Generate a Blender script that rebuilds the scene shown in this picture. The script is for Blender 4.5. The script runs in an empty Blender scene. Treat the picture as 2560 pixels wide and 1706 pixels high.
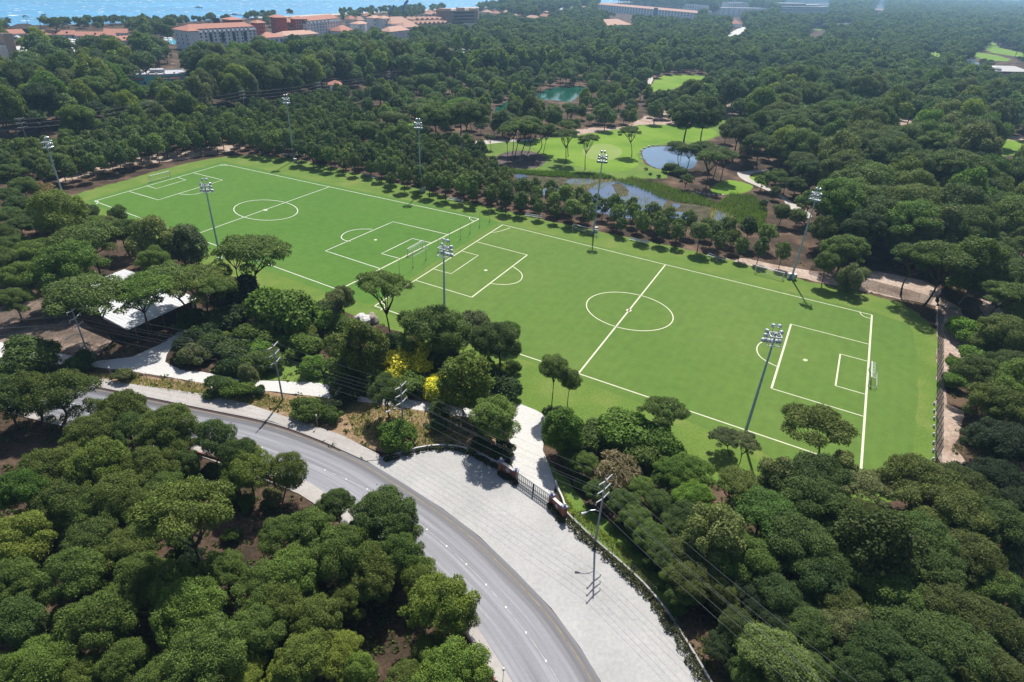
import bpy, bmesh, math, random
import numpy as np
from mathutils import Vector, Matrix
from mathutils.geometry import tessellate_polygon
R = math.radians
rnd = random.Random(7)
nr = np.random.default_rng(11)
SC = bpy.context.scene
COL = SC.collection

# ------------------------------------------------------------------ survey camera
F_, PITCH, ROLL, HC = 1527.16, 0.538789, 0.053744, 81.273
CX, CY = 1280.0, 853.0
_cp, _sp, _cr, _sr = math.cos(PITCH), math.sin(PITCH), math.cos(ROLL), math.sin(ROLL)
FW = np.array([0, _cp, -_sp]); _r0 = np.array([1., 0, 0]); _u0 = np.cross(_r0, FW)
RT = _cr*_r0 + _sr*_u0; UP = -_sr*_r0 + _cr*_u0
CAM = np.array([0, 0, HC])
def G(x, y, z=0.0):
    """survey point: where the sight line through photo position (x, y) meets height z"""
    d = FW*F_ + RT*(x-CX) - UP*(y-CY)
    t = (z-HC)/d[2]
    return CAM + t*d
def GV(x, y, z=0.0): return Vector(G(x, y, z))
def proj(X):
    d = np.asarray(X, float) - CAM
    z = d @ FW
    return np.stack([CX+F_*(d@RT)/z, CY-F_*(d@UP)/z, z], -1)
# coordinates read off enlarged crops of the photograph
K = 2.757
def z1(x, y): return (x/K, y/K)
def z2(x, y): return (853+x/K, y/K)
def z3(x, y): return (1706+x/K, y/K)
def z4(x, y): return (x/K, 569+y/K)
def z5(x, y): return (853+x/K, 569+y/K)
def z6(x, y): return (1706+x/K, 569+y/K)
def z7(x, y): return (x/K, 1138+y/K)
def z8(x, y): return (853+x/K, 1138+y/K)
def z9(x, y): return (1706+x/K, 1138+y/K)
def ff(x, y): return (x*1.088, y*1.088)
def zz(f, *pts): return [f(*p) for p in pts]

HAZE = 0.00013
# ------------------------------------------------------------------ camera, world, sun
cam = bpy.data.cameras.new('camera'); co = bpy.data.objects.new('camera', cam); COL.objects.link(co)
cam.sensor_width = 36.0; cam.lens = 36.0*F_/2560; cam.clip_start = 1.0; cam.clip_end = 200000
m = Matrix((( RT[0], UP[0], -FW[0], 0), (RT[1], UP[1], -FW[1], 0), (RT[2], UP[2], -FW[2], HC), (0, 0, 0, 1)))
co.matrix_world = m; SC.camera = co
SUN_EL, SUN_AZ = R(55), R(6.5)
w = bpy.data.worlds.new('World'); SC.world = w; w.use_nodes = True
nt = w.node_tree; bg = nt.nodes['Background']
sk = nt.nodes.new('ShaderNodeTexSky'); sk.sky_type = 'NISHITA'; sk.sun_disc = False
sk.sun_elevation = SUN_EL; sk.sun_rotation = SUN_AZ; sk.air_density = 1.0; sk.dust_density = 1.5; sk.altitude = 50
nt.links.new(sk.outputs[0], bg.inputs[0]); bg.inputs[1].default_value = 0.078
sl = bpy.data.lights.new('sun', 'SUN'); sl.energy = 4.7; sl.angle = R(0.53); sl.color = (1.0, 0.955, 0.88)
so = bpy.data.objects.new('sun', sl); COL.objects.link(so)
sd = Vector((math.sin(SUN_AZ)*math.cos(SUN_EL), math.cos(SUN_AZ)*math.cos(SUN_EL), math.sin(SUN_EL)))
so.rotation_euler = sd.to_track_quat('Z', 'Y').to_euler(); so.location = (0, 0, 300)
vs = SC.view_settings; vs.view_transform = 'Standard'; vs.look = 'None'; vs.exposure = 0.6; vs.gamma = 1.0
SC.cycles.max_bounces = 6; SC.cycles.diffuse_bounces = 2; SC.cycles.glossy_bounces = 2
SC.cycles.transparent_max_bounces = 6; SC.cycles.volume_bounces = 0

# ------------------------------------------------------------------ materials
MATS = {}
KA = 0.74      # albedo of the hard and grassy surfaces relative to their picture values
def ka(c): return tuple(v*KA for v in c)
def nodes(name):
    mt = bpy.data.materials.new(name); mt.use_nodes = True
    return mt, mt.node_tree, mt.node_tree.nodes['Principled BSDF']
def noise(t, scale, detail=3, vec=None, rough=0.55):
    n = t.nodes.new('ShaderNodeTexNoise'); n.inputs['Scale'].default_value = scale
    n.inputs['Detail'].default_value = detail; n.inputs['Roughness'].default_value = rough
    if vec is None:
        g = t.nodes.new('ShaderNodeNewGeometry'); vec = g.outputs['Position']
    t.links.new(vec, n.inputs['Vector']); return n
def ramp(t, fac, stops):
    r = t.nodes.new('ShaderNodeValToRGB'); e = r.color_ramp.elements
    while len(e) < len(stops): e.new(0.5)
    for k, (p, c) in enumerate(stops): e[k].position = p; e[k].color = (*c, 1)
    t.links.new(fac, r.inputs[0]); return r
def mix(t, a, b, f, mode='MIX'):
    n = t.nodes.new('ShaderNodeMix'); n.data_type = 'RGBA'; n.blend_type = mode
    for s, v in (('A', a), ('B', b)):
        i = [q for q in n.inputs if q.name == s and q.type == 'RGBA'][0]
        if isinstance(v, tuple): i.default_value = (*v, 1)
        else: t.links.new(v, i)
    if isinstance(f, (int, float)): n.inputs[0].default_value = f
    else: t.links.new(f, n.inputs[0])
    return [q for q in n.outputs if q.type == 'RGBA'][0]
def bump(t, p, h, strength, dist):
    b = t.nodes.new('ShaderNodeBump'); b.inputs['Strength'].default_value = strength; b.inputs['Distance'].default_value = dist
    t.links.new(h, b.inputs['Height']); t.links.new(b.outputs[0], p.inputs['Normal'])
def plain(name, col, rough=0.7, metal=0.0, var=0.12, scale=1.5, spec=0.3):
    if name in MATS: return MATS[name]
    mt, t, p = nodes(name)
    p.inputs['Roughness'].default_value = rough; p.inputs['Metallic'].default_value = metal
    p.inputs['Specular IOR Level'].default_value = spec
    n = noise(t, scale, 4)
    col = ka(col); lo = tuple(c*(1-var) for c in col); hi = tuple(min(1, c*(1+var)) for c in col)
    r = ramp(t, n.outputs[0], [(0.3, lo), (0.7, hi)])
    t.links.new(r.outputs[0], p.inputs['Base Color']); MATS[name] = mt; return mt
def ground_mat(name, stops, s1=0.05, s2=1.2, amt2=0.35, rough=0.95, spec=0.1, blades=0.0):
    mt, t, p = nodes(name)
    p.inputs['Roughness'].default_value = rough; p.inputs['Specular IOR Level'].default_value = spec
    a = noise(t, s1, 5); b = noise(t, s2, 4)
    r = ramp(t, a.outputs[0], [(p_, ka(c_)) for p_, c_ in stops])
    g = ramp(t, b.outputs[0], [(0.3, (1-amt2,)*3), (0.7, (1+amt2*0.6,)*3)])
    c = mix(t, r.outputs[0], g.outputs[0], 1.0, 'MULTIPLY')
    t.links.new(c, p.inputs['Base Color'])
    bump(t, p, b.outputs[0], 0.5, 0.15)
    MATS[name] = mt; return mt
ground_mat('forest_floor', [(0.30, (.045, .036, .024)), (0.47, (.085, .058, .040)), (0.60, (.16, .105, .072)), (0.76, (.27, .185, .135))], 0.09, 1.6, 0.45)
ground_mat('shaded_sand', [(0.3, (.11, .085, .068)), (0.52, (.20, .15, .12)), (0.68, (.40, .31, .25)), (0.8, (.5, .4, .33))], 0.16, 1.3, 0.4)  # sand with tree shade painted into its colour, pale patches for sun
ground_mat('sandy_soil', [(0.32, (.33, .235, .18)), (0.5, (.50, .385, .31)), (0.7, (.60, .49, .41))], 0.12, 1.1, 0.35)
ground_mat('dry_verge', [(0.3, (.16, .13, .055)), (0.45, (.30, .21, .12)), (0.58, (.40, .27, .17)), (0.75, (.24, .24, .08))], 0.22, 2.4, 0.5)
ground_mat('rough_grass', [(0.3, (.125, .215, .038)), (0.52, (.155, .245, .046)), (0.66, (.20, .26, .062)), (0.82, (.25, .26, .09))], 0.10, 2.0, 0.22)
ground_mat('mulch', [(0.3, (.085, .07, .068)), (0.6, (.15, .12, .115)), (0.8, (.25, .21, .18))], 0.25, 2.0, 0.4)
ground_mat('fairway', [(0.25, (.115, .235, .022)), (0.5, (.185, .315, .035)), (0.75, (.25, .355, .055))], 0.035, 0.8, 0.15)
ground_mat('putting_green', [(0.3, (.24, .335, .085)), (0.7, (.29, .37, .11))], 0.08, 1.0, 0.12)
ground_mat('beach_sand', [(0.3, (.52, .47, .40)), (0.7, (.66, .61, .54))], 0.06, 0.5, 0.2)
ground_mat('marsh_mud', [(0.3, (.055, .05, .03)), (0.6, (.115, .105, .06)), (0.8, (.24, .22, .16))], 0.3, 1.5, 0.5)
def turf_mat(name, a, b, c, ang):
    mt, t, p = nodes(name)
    p.inputs['Roughness'].default_value = 0.9; p.inputs['Specular IOR Level'].default_value = 0.15
    n1 = noise(t, 0.022, 4); n2 = noise(t, 0.35, 5); n3 = noise(t, 6.0, 2)
    r = ramp(t, n1.outputs[0], [(0.3, ka(a)), (0.52, ka(b)), (0.72, ka(c))])
    g = ramp(t, n2.outputs[0], [(0.3, (.90,)*3), (0.7, (1.07,)*3)])
    cc = mix(t, r.outputs[0], g.outputs[0], 1.0, 'MULTIPLY')
    g3 = ramp(t, n3.outputs[0], [(0.25, (.80,)*3), (0.75, (1.18,)*3)])
    cc = mix(t, cc, g3.outputs[0], 1.0, 'MULTIPLY')
    # faint mowing lines along the pitch
    geo = t.nodes.new('ShaderNodeNewGeometry'); mp = t.nodes.new('ShaderNodeMapping'); mp.inputs['Rotation'].default_value = (0, 0, ang)
    wv = t.nodes.new('ShaderNodeTexWave'); wv.inputs['Scale'].default_value = 0.12; wv.inputs['Distortion'].default_value = 1.5; wv.inputs['Detail'].default_value = 2
    t.links.new(geo.outputs['Position'], mp.inputs[0]); t.links.new(mp.outputs[0], wv.inputs[0])
    gw = ramp(t, wv.outputs[0], [(0.2, (.985,)*3), (0.8, (1.015,)*3)])
    cc = mix(t, cc, gw.outputs[0], 1.0, 'MULTIPLY')
    t.links.new(cc, p.inputs['Base Color']); bump(t, p, n3.outputs[0], 0.4, 0.05)
    MATS[name] = mt
turf_mat('turf_lush', (.080, .192, .024), (.094, .208, .028), (.114, .22, .036), 0.5)
turf_mat('turf_worn', (.108, .200, .032), (.122, .214, .037), (.144, .226, .045), 0.5)

def asphalt():
    mt, t, p = nodes('asphalt')
    geo = t.nodes.new('ShaderNodeUVMap'); geo.uv_map = 'lane'
    sep = t.nodes.new('ShaderNodeSeparateXYZ'); t.links.new(geo.outputs[0], sep.inputs[0])
    # tyre polish runs lengthwise: stretched noise in lane coordinates
    mp = t.nodes.new('ShaderNodeMapping'); mp.inputs['Scale'].default_value = (0.035, 1.5, 1)
    t.links.new(geo.outputs[0], mp.inputs[0])
    n = noise(t, 1.0, 5, mp.outputs[0]); f = noise(t, 2.2, 5)
    r = ramp(t, n.outputs[0], [(0.28, ka((.16, .162, .185))), (0.5, ka((.235, .238, .268))), (0.72, ka((.34, .345, .38)))])
    g = ramp(t, f.outputs[0], [(0.3, (.93,)*3), (0.7, (1.05,)*3)])
    c = mix(t, r.outputs[0], g.outputs[0], 1.0, 'MULTIPLY')
    # tar-dark outer edge
    dv = t.nodes.new('ShaderNodeMath'); dv.operation = 'DIVIDE'; dv.inputs[1].default_value = 8; t.links.new(sep.outputs[1], dv.inputs[0])
    e = ramp(t, dv.outputs[0], [(0.0, (1.1, 1.08, 1.05)), (0.06, (1, 1, 1)), (0.74, (1, 1, 1)), (0.83, (.50, .49, .49)), (0.93, (.52, .51, .51)), (0.98, (.66, .65, .65))])
    c = mix(t, c, e.outputs[0], 1.0, 'MULTIPLY')
    t.links.new(c, p.inputs['Base Color'])
    p.inputs['Roughness'].default_value = 0.62; p.inputs['Specular IOR Level'].default_value = 0.35
    bump(t, p, f.outputs[0], 0.25, 0.05); MATS['asphalt'] = mt
asphalt()
def concrete(name, lo, hi, s=0.10):
    mt, t, p = nodes(name)
    n = noise(t, s, 6, None, 0.65); f = noise(t, 1.7, 6); k = noise(t, 9.0, 3)
    r = ramp(t, n.outputs[0], [(0.25, ka(lo)), (0.7, ka(hi))])
    g = ramp(t, f.outputs[0], [(0.25, (.86,)*3), (0.7, (1.06,)*3)])
    c = mix(t, r.outputs[0], g.outputs[0], 1.0, 'MULTIPLY')
    g = ramp(t, k.outputs[0], [(0.2, (.96,)*3), (0.6, (1.02,)*3)])
    c = mix(t, c, g.outputs[0], 1.0, 'MULTIPLY')
    st = noise(t, 0.5, 3); s3 = ramp(t, st.outputs[0], [(0.20, (.72,)*3), (0.33, (1, 1, 1))])
    c = mix(t, c, s3.outputs[0], 1.0, 'MULTIPLY')
    t.links.new(c, p.inputs['Base Color']); p.inputs['Roughness'].default_value = 0.85; p.inputs['Specular IOR Level'].default_value = 0.2
    bump(t, p, f.outputs[0], 0.2, 0.05); MATS[name] = mt
concrete('apron_concrete', (.40, .395, .385), (.53, .52, .51))
concrete('drive_concrete', (.60, .59, .565), (.70, .69, .66))
concrete('pavement', (.42, .39, .365), (.53, .50, .475))
concrete('path_gravel', (.46, .42, .38), (.60, .56, .51))
concrete('kerb_stone', (.36, .34, .33), (.48, .46, .45))
def water(name, col, rough, sc, st, dist=0.2, stretch=(1, 1, 1), spec=0.5):
    mt, t, p = nodes(name)
    g = t.nodes.new('ShaderNodeNewGeometry'); mp = t.nodes.new('ShaderNodeMapping'); mp.inputs['Scale'].default_value = stretch
    t.links.new(g.outputs['Position'], mp.inputs[0])
    n = noise(t, sc, 6, mp.outputs[0], 0.6); big = noise(t, sc*0.06, 3, mp.outputs[0])
    r = ramp(t, big.outputs[0], [(0.3, tuple(c*0.85 for c in col)), (0.7, tuple(c*1.15 for c in col))])
    t.links.new(r.outputs[0], p.inputs['Base Color']); p.inputs['Roughness'].default_value = rough
    p.inputs['Specular IOR Level'].default_value = spec; p.inputs['IOR'].default_value = 1.33
    bump(t, p, n.outputs[0], st, dist); MATS[name] = mt; return mt, t, p, mp
def sea_mat():
    mt, t, p, mp = water('sea_water', (.04, .25, .46), 0.25, 0.10, 1.0, 2.2, (1, 1, 1))
    # whitecaps and sun sparkles, both painted as white flecks
    n = noise(t, 0.06, 4, mp.outputs[0]); r = ramp(t, n.outputs[0], [(0.62, (0, 0, 0)), (0.68, (1, 1, 1))])
    src = p.inputs['Base Color'].links[0].from_socket
    c = mix(t, src, (.8, .83, .85), r.outputs[0]); t.links.new(c, p.inputs['Base Color'])
sea_mat()
water('pond_water', (.10, .16, .24), 0.08, 0.8, 0.15, 0.05)
water('green_pond_water', (.008, .075, .05), 0.10, 0.6, 0.2, 0.05)
water('marsh_water', (.07, .10, .16), 0.10, 0.9, 0.2, 0.05)
water('pool_water', (.08, .45, .62), 0.1, 1.0, 0.2, 0.05)
plain('white_line', (.80, .80, .74), 0.8, 0, 0.08, 0.8)
plain('cream_line', (.72, .71, .52), 0.8, 0, 0.10, 0.8)
plain('yellow_line', (.30, .235, .13), 0.8, 0, 0.3, 0.7)
plain('faded_line', (.43, .43, .43), 0.8, 0, 0.3, 0.7)
plain('white_paint', (.80, .80, .79), 0.45, 0, 0.04)
plain('galvanised', (.50, .53, .56), 0.42, 0.75, 0.12, 3)
plain('pole_steel', (.46, .58, .66), 0.45, 0.15, 0.12, 1)
plain('lamp_shell', (.72, .77, .80), 0.3, 0.55, 0.06)
plain('lamp_glass', (.16, .26, .42), 0.08, 0, 0.1, 3, 0.8)
plain('dark_metal', (.03, .032, .036), 0.5, 0.4, 0.15)
plain('gate_metal', (.06, .07, .085), 0.5, 0.5, 0.15)
plain('concrete_pole', (.34, .345, .35), 0.85, 0, 0.15, 2)
plain('far_cable', (.12, .12, .125), 0.6, 0.2, 0.05)
plain('cable', (.40, .40, .40), 0.5, 0.4, 0.05)
plain('insulator', (.62, .63, .62), 0.3, 0, 0.05)
plain('brick', (.30, .115, .085), 0.9, 0, 0.25, 3)
plain('cap_stone', (.66, .64, .62), 0.7, 0, 0.08)
plain('blue_cap', (.22, .24, .42), 0.5, 0, 0.1)
plain('globe', (.82, .80, .74), 0.2, 0, 0.03)
plain('bark', (.085, .062, .048), 0.95, 0, 0.35, 4)
plain('grey_bark', (.19, .165, .145), 0.95, 0, 0.3, 4)
plain('roof_tile', (.50, .225, .16), 0.85, 0, 0.14, 0.6)
plain('roof_tile_pale', (.60, .36, .27), 0.85, 0, 0.14, 0.6)
plain('red_wall', (.45, .10, .09), 0.85, 0, 0.12, 0.4)
plain('grey_wall', (.80, .82, .88), 0.85, 0, 0.07, 0.3)
plain('cream_wall', (.9, .87, .82), 0.85, 0, 0.07, 0.3)
plain('white_wall', (.98, 1.0, 1.02), 0.8, 0, 0.05, 0.3)
plain('tan_wall', (.60, .44, .35), 0.85, 0, 0.1, 0.3)
plain('brown_wall', (.36, .26, .23), 0.85, 0, 0.12, 0.3)
plain('teal_wall', (.30, .84, .80), 0.85, 0, 0.12, 0.3)
plain('dark_wall', (.075, .045, .038), 0.9, 0, 0.3, 1.5)
plain('slate_roof', (.16, .19, .25), 0.6, 0, 0.12, 0.4)
plain('flat_roof', (.50, .51, .55), 0.8, 0, 0.15, 0.3)
plain('grey_roof', (.44, .46, .49), 0.6, 0.1, 0.08, 0.3)
plain('window_glass', (.045, .065, .09), 0.15, 0, 0.2, 0.5, 0.6)
plain('blue_glass', (.045, .16, .27), 0.12, 0, 0.2, 0.3, 0.6)
plain('thatch', (.06, .045, .04), 0.95, 0, 0.2, 1)
plain('blue_plastic', (.02, .11, .50), 0.4, 0, 0.05)
plain('rock', (.33, .28, .235), 0.95, 0, 0.3, 1.2)
def metal_roof():
    mt, t, p = nodes('ribbed_roof')
    tc = t.nodes.new('ShaderNodeTexCoord'); wv = t.nodes.new('ShaderNodeTexWave'); wv.inputs['Scale'].default_value = 0.32; wv.bands_direction = 'X'
    t.links.new(tc.outputs['Object'], wv.inputs[0]); n = noise(t, 0.3, 4)
    r = ramp(t, n.outputs[0], [(0.3, (.44, .45, .47)), (0.7, (.55, .55, .57))])
    g = ramp(t, wv.outputs[0], [(0.1, (.93,)*3), (0.5, (1, 1, 1))])
    c = mix(t, r.outputs[0], g.outputs[0], 1.0, 'MULTIPLY'); t.links.new(c, p.inputs['Base Color'])
    p.inputs['Roughness'].default_value = 0.55; bump(t, p, wv.outputs[0], 0.6, 0.1); MATS['ribbed_roof'] = mt
metal_roof()
def net_mat(name, col, scale, open_):
    mt, t, p = nodes(name); t.nodes.remove(p)
    out = t.nodes['Material Output']
    uv = t.nodes.new('ShaderNodeTexCoord'); mp = t.nodes.new('ShaderNodeMapping'); mp.inputs['Scale'].default_value = (scale,)*3
    t.links.new(uv.outputs['UV'], mp.inputs[0])
    sp = t.nodes.new('ShaderNodeSeparateXYZ'); t.links.new(mp.outputs[0], sp.inputs[0])
    def M(op, a, b=None):
        n = t.nodes.new('ShaderNodeMath'); n.operation = op
        for i, v in enumerate((a, b)):
            if v is None: continue
            if isinstance(v, (int, float)): n.inputs[i].default_value = v
            else: t.links.new(v, n.inputs[i])
        return n.outputs[0]
    a = M('FRACT', M('ADD', sp.outputs[0], sp.outputs[1])); b = M('FRACT', M('SUBTRACT', sp.outputs[0], sp.outputs[1]))
    f = M('MULTIPLY', M('GREATER_THAN', a, open_), M('GREATER_THAN', b, open_))
    tr = t.nodes.new('ShaderNodeBsdfTransparent'); df = t.nodes.new('ShaderNodeBsdfDiffuse'); df.inputs[0].default_value = (*col, 1)
    mx = t.nodes.new('ShaderNodeMixShader'); t.links.new(f, mx.inputs[0]); t.links.new(df.outputs[0], mx.inputs[1]); t.links.new(tr.outputs[0], mx.inputs[2])
    t.links.new(mx.outputs[0], out.inputs[0]); MATS[name] = mt
net_mat('chain_link', (.05, .055, .06), 3.0, 0.30)
net_mat('goal_net', (.7, .7, .7), 5.0, 0.06)
def foliage_mat(name, transl=0.22, fixed=None, c2=None):
    mt, t, p = nodes(name); out = t.nodes['Material Output']
    oi = t.nodes.new('ShaderNodeObjectInfo'); ge = t.nodes.new('ShaderNodeNewGeometry')
    base = oi.outputs['Color'] if fixed is None else None
    r1 = ramp(t, ge.outputs['Random Per Island'], [(0.0, (.62, .66, .58)), (0.55, (1, 1, 1)), (1.0, (1.34, 1.40, 1.15))])
    if fixed: 
        q = ramp(t, ge.outputs['Random Per Island'], [(0.0, fixed), (0.26, fixed), (0.46, c2)]); c = mix(t, q.outputs[0], r1.outputs[0], 0.6, 'MULTIPLY')
    else:
        c = mix(t, base, r1.outputs[0], 1.0, 'MULTIPLY')
    r2 = ramp(t, oi.outputs['Random'], [(0.0, (.60, .70, .74)), (0.35, (.98, .95, .84)), (0.7, (1.06, 1.06, 1.0)), (1.0, (1.36, 1.38, .98))])
    c = mix(t, c, r2.outputs[0], 0.9, 'MULTIPLY')
    tc = t.nodes.new('ShaderNodeTexCoord'); n = noise(t, 2.2, 3, tc.outputs['Object'])
    g = ramp(t, n.outputs[0], [(0.3, (.78, .82, .80)), (0.7, (1.18, 1.14, 1.05))]); c = mix(t, c, g.outputs[0], 0.8, 'MULTIPLY')
    t.links.new(c, p.inputs['Base Color']); p.inputs['Roughness'].default_value = 0.65; p.inputs['Specular IOR Level'].default_value = 0.18
    tl = t.nodes.new('ShaderNodeBsdfTranslucent'); tt = mix(t, c, (1.12, 1.3, .55), 1.0, 'MULTIPLY'); t.links.new(tt, tl.inputs[0])
    mx = t.nodes.new('ShaderNodeMixShader'); mx.inputs[0].default_value = transl
    t.links.new(p.outputs[0], mx.inputs[1]); t.links.new(tl.outputs[0], mx.inputs[2]); t.links.new(mx.outputs[0], out.inputs[0])
    MATS[name] = mt
foliage_mat('pine_needles', 0.2); foliage_mat('leaves', 0.32)
foliage_mat('yellow_blossom', 0.3, (.36, .36, .05), (.92, .78, .06))
plain('reed', (.115, .165, .04), 0.8, 0, 0.4, 0.6)
plain('dry_reed', (.34, .27, .17), 0.85, 0, 0.35, 0.8)
plain('grass_blade', (.17, .20, .05), 0.8, 0, 0.4, 0.6)

# ------------------------------------------------------------------ mesh helpers
def np_mesh(name, V, Fq, mats, mi=None, smooth=False):
    """V (n,3) float, Fq list of equal-size faces as (m,k) int arrays"""
    me = bpy.data.meshes.new(name)
    V = np.asarray(V, np.float32); me.vertices.add(len(V)); me.vertices.foreach_set('co', V.ravel())
    groups = [np.asarray(f, np.int32) for f in Fq if len(f)]
    loops = np.concatenate([g.ravel() for g in groups]); sizes = np.concatenate([np.full(len(g), g.shape[1]) for g in groups])
    me.loops.add(len(loops)); me.loops.foreach_set('vertex_index', loops.astype(np.int32))
    st = np.concatenate([[0], np.cumsum(sizes)[:-1]]).astype(np.int32)
    me.polygons.add(len(sizes)); me.polygons.foreach_set('loop_start', st); me.polygons.foreach_set('loop_total', sizes.astype(np.int32))
    for mt in mats: me.materials.append(MATS[mt])
    if mi is not None: me.polygons.foreach_set('material_index', np.asarray(mi, np.int32))
    if smooth: me.polygons.foreach_set('use_smooth', np.ones(len(sizes), bool))
    me.update(calc_edges=True); me.validate(); return me
class MB:
    def __init__(s): s.v = []; s.f = []
    def add(s, vs, fs):
        o = len(s.v); s.v += [tuple(v) for v in vs]; s.f += [tuple(i+o for i in f) for f in fs]; return s
    def box(s, c, d, M=None):
        x, y, z = d[0]/2, d[1]/2, d[2]/2
        vs = [Vector((a*x, b*y, e*z)) for e in (-1, 1) for b in (-1, 1) for a in (-1, 1)]
        if M is not None: vs = [M @ v for v in vs]
        c = Vector(c); vs = [v+c for v in vs]
        return s.add(vs, [(0, 2, 3, 1), (4, 5, 7, 6), (0, 1, 5, 4), (2, 6, 7, 3), (0, 4, 6, 2), (1, 3, 7, 5)])
    def bar(s, a, b, r0, r1=None, n=8, cap=True):
        a, b = Vector(a), Vector(b); r1 = r0 if r1 is None else r1
        q = (b-a).to_track_quat('Z', 'Y'); vs = []
        for p, r in ((a, r0), (b, r1)):
            for k in range(n):
                t = 2*math.pi*k/n; vs.append(p + q @ Vector((r*math.cos(t), r*math.sin(t), 0)))
        fs = [(k, (k+1) % n, n+(k+1) % n, n+k) for k in range(n)]
        if cap: fs += [tuple(range(n-1, -1, -1)), tuple(range(n, 2*n))]
        return s.add(vs, fs)
    def tube(s, pts, rad, n=5):
        for i in range(len(pts)-1):
            r0 = rad if isinstance(rad, (int, float)) else rad[i]; r1 = rad if isinstance(rad, (int, float)) else rad[i+1]
            s.bar(pts[i], pts[i+1], r0, r1, n, cap=(i == 0 or i == len(pts)-2))
        return s
    def ball(s, c, r, nu=10, nv=6, sq=(1, 1, 1)):
        vs = []; fs = []
        for j in range(nv+1):
            ph = math.pi*j/nv
            for i in range(nu):
                t = 2*math.pi*i/nu
                vs.append((c[0]+r*sq[0]*math.sin(ph)*math.cos(t), c[1]+r*sq[1]*math.sin(ph)*math.sin(t), c[2]+r*sq[2]*math.cos(ph)))
        for j in range(nv):
            for i in range(nu): fs.append((j*nu+i, (j+1)*nu+i, (j+1)*nu+(i+1) % nu, j*nu+(i+1) % nu))
        return s.add(vs, fs)
    def prism(s, poly, z0, z1):
        n = len(poly)
        tri = tessellate_polygon([[Vector((p[0], p[1], 0)) for p in poly]])
        vs = [(p[0], p[1], z0) for p in poly]+[(p[0], p[1], z1) for p in poly]
        ar = sum(poly[i][0]*poly[(i+1) % n][1]-poly[(i+1) % n][0]*poly[i][1] for i in range(n))
        fs = []
        for t in tri:
            a, b, c = [Vector(vs[i]) for i in t]
            t = t if (b-a).cross(c-a).z > 0 else (t[0], t[2], t[1])
            fs.append(tuple(i+n for i in t)); fs.append((t[0], t[2], t[1]))
        for i in range(n):
            j = (i+1) % n
            fs.append((i, j, n+j, n+i) if ar > 0 else (j, i, n+i, n+j))
        return s.add(vs, fs)
    def build(s, name, mat, parent=None, M=None, smooth=False, bevel=0):
        me = bpy.data.meshes.new(name); me.from_pydata(s.v if M is None else [tuple(M @ Vector(v)) for v in s.v], [], s.f)
        me.materials.append(MATS[mat]); me.update()
        if smooth: me.polygons.foreach_set('use_smooth', np.ones(len(me.polygons), bool))
        o = bpy.data.objects.new(name, me); COL.objects.link(o)
        if parent is not None: o.parent = parent
        return o
def tag(o, label=None, cat=None, group=None, kind=None):
    if label: o['label'] = label
    if cat: o['category'] = cat
    if group: o['group'] = group
    if kind: o['kind'] = kind
    return o
def empty(name, loc, rz=0.0):
    o = bpy.data.objects.new(name, None); COL.objects.link(o); o.location = loc; o.rotation_euler = (0, 0, rz); o.empty_display_size = 0.5
    return o
def dup(root, loc, rz=None, label=None):
    r = root.copy(); COL.objects.link(r); r.location = loc
    if rz is not None: r.rotation_euler = (0, 0, rz)
    if label: r['label'] = label
    for ch in list(root.children):
        c = ch.copy(); COL.objects.link(c); c.parent = r
        for g in list(ch.children):
            d = g.copy(); COL.objects.link(d); d.parent = c
    return r
def inst(name, me, parent=None, loc=(0, 0, 0), rot=(0, 0, 0), scale=(1, 1, 1)):
    o = bpy.data.objects.new(name, me); COL.objects.link(o); o.location = loc; o.rotation_euler = rot; o.scale = scale
    if parent is not None: o.parent = parent
    return o

# ------------------------------------------------------------------ ground sheets
def resample(P, step, closed=True):
    out = []; n = len(P)
    for i in range(n if closed else n-1):
        a, b = P[i], P[(i+1) % n]; L = (b-a).length; k = max(1, int(L/step))
        for j in range(k): out.append(a.lerp(b, j/k))
    if not closed: out.append(P[-1])
    return out
def smooth_closed(P, it=2):
    for _ in range(it):
        Q = []
        for i in range(len(P)):
            a, b = P[i], P[(i+1) % len(P)]; Q += [a.lerp(b, .25), a.lerp(b, .75)]
        P = Q
    return P
def smooth_open(P, it=2):
    for _ in range(it):
        Q = [P[0]]
        for i in range(len(P)-1):
            a, b = P[i], P[i+1]; Q += [a.lerp(b, .25), a.lerp(b, .75)]
        P = Q+[P[-1]]
    return P
CLEAR = []      # visible open areas of the photograph, kept free of scattered trees
def px2w(pts, z=0): return [Vector((*G(x, y)[:2], 0)) for x, y in pts]
def sheet(name, px, z, mat, organic=0.0, smooth=0, clear=True, kind='structure', label=None, step=2.0, thick=0.0):
    if clear: CLEAR.append(np.array(px, float))
    P = px2w(px)
    if smooth: P = smooth_closed(P, smooth)
    if organic:
        P = resample(P, step)
        P = [p+Vector((rnd.gauss(0, organic), rnd.gauss(0, organic), 0)) for p in P]
    mb = MB(); P2 = [(p.x, p.y) for p in P]
    if thick: mb.prism(P2, z-thick, z)
    else:
        tri = tessellate_polygon([[Vector((a, b, 0)) for a, b in P2]]); vs = [(a, b, z) for a, b in P2]
        fs = []
        for t in tri:
            a, b, c = [Vector(vs[i]) for i in t]; fs.append(tuple(t) if (b-a).cross(c-a).z > 0 else (t[0], t[2], t[1]))
        mb.add(vs, fs)
    o = mb.build(name, mat); tag(o, kind=kind, label=label); return o
def strip(mb, pts, width, z):
    """flat band along world points"""
    n = len(pts); L = []; Rr = []
    for i in range(n):
        a = pts[max(0, i-1)]; b = pts[min(n-1, i+1)]; d = (b-a); d.z = 0; d.normalize(); nn = Vector((-d.y, d.x, 0))*width/2
        L.append((*(pts[i]+nn).xy, z)); Rr.append((*(pts[i]-nn).xy, z))
    mb.add(L+Rr, [(i, n+i, n+i+1, i+1) for i in range(n-1)])
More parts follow.
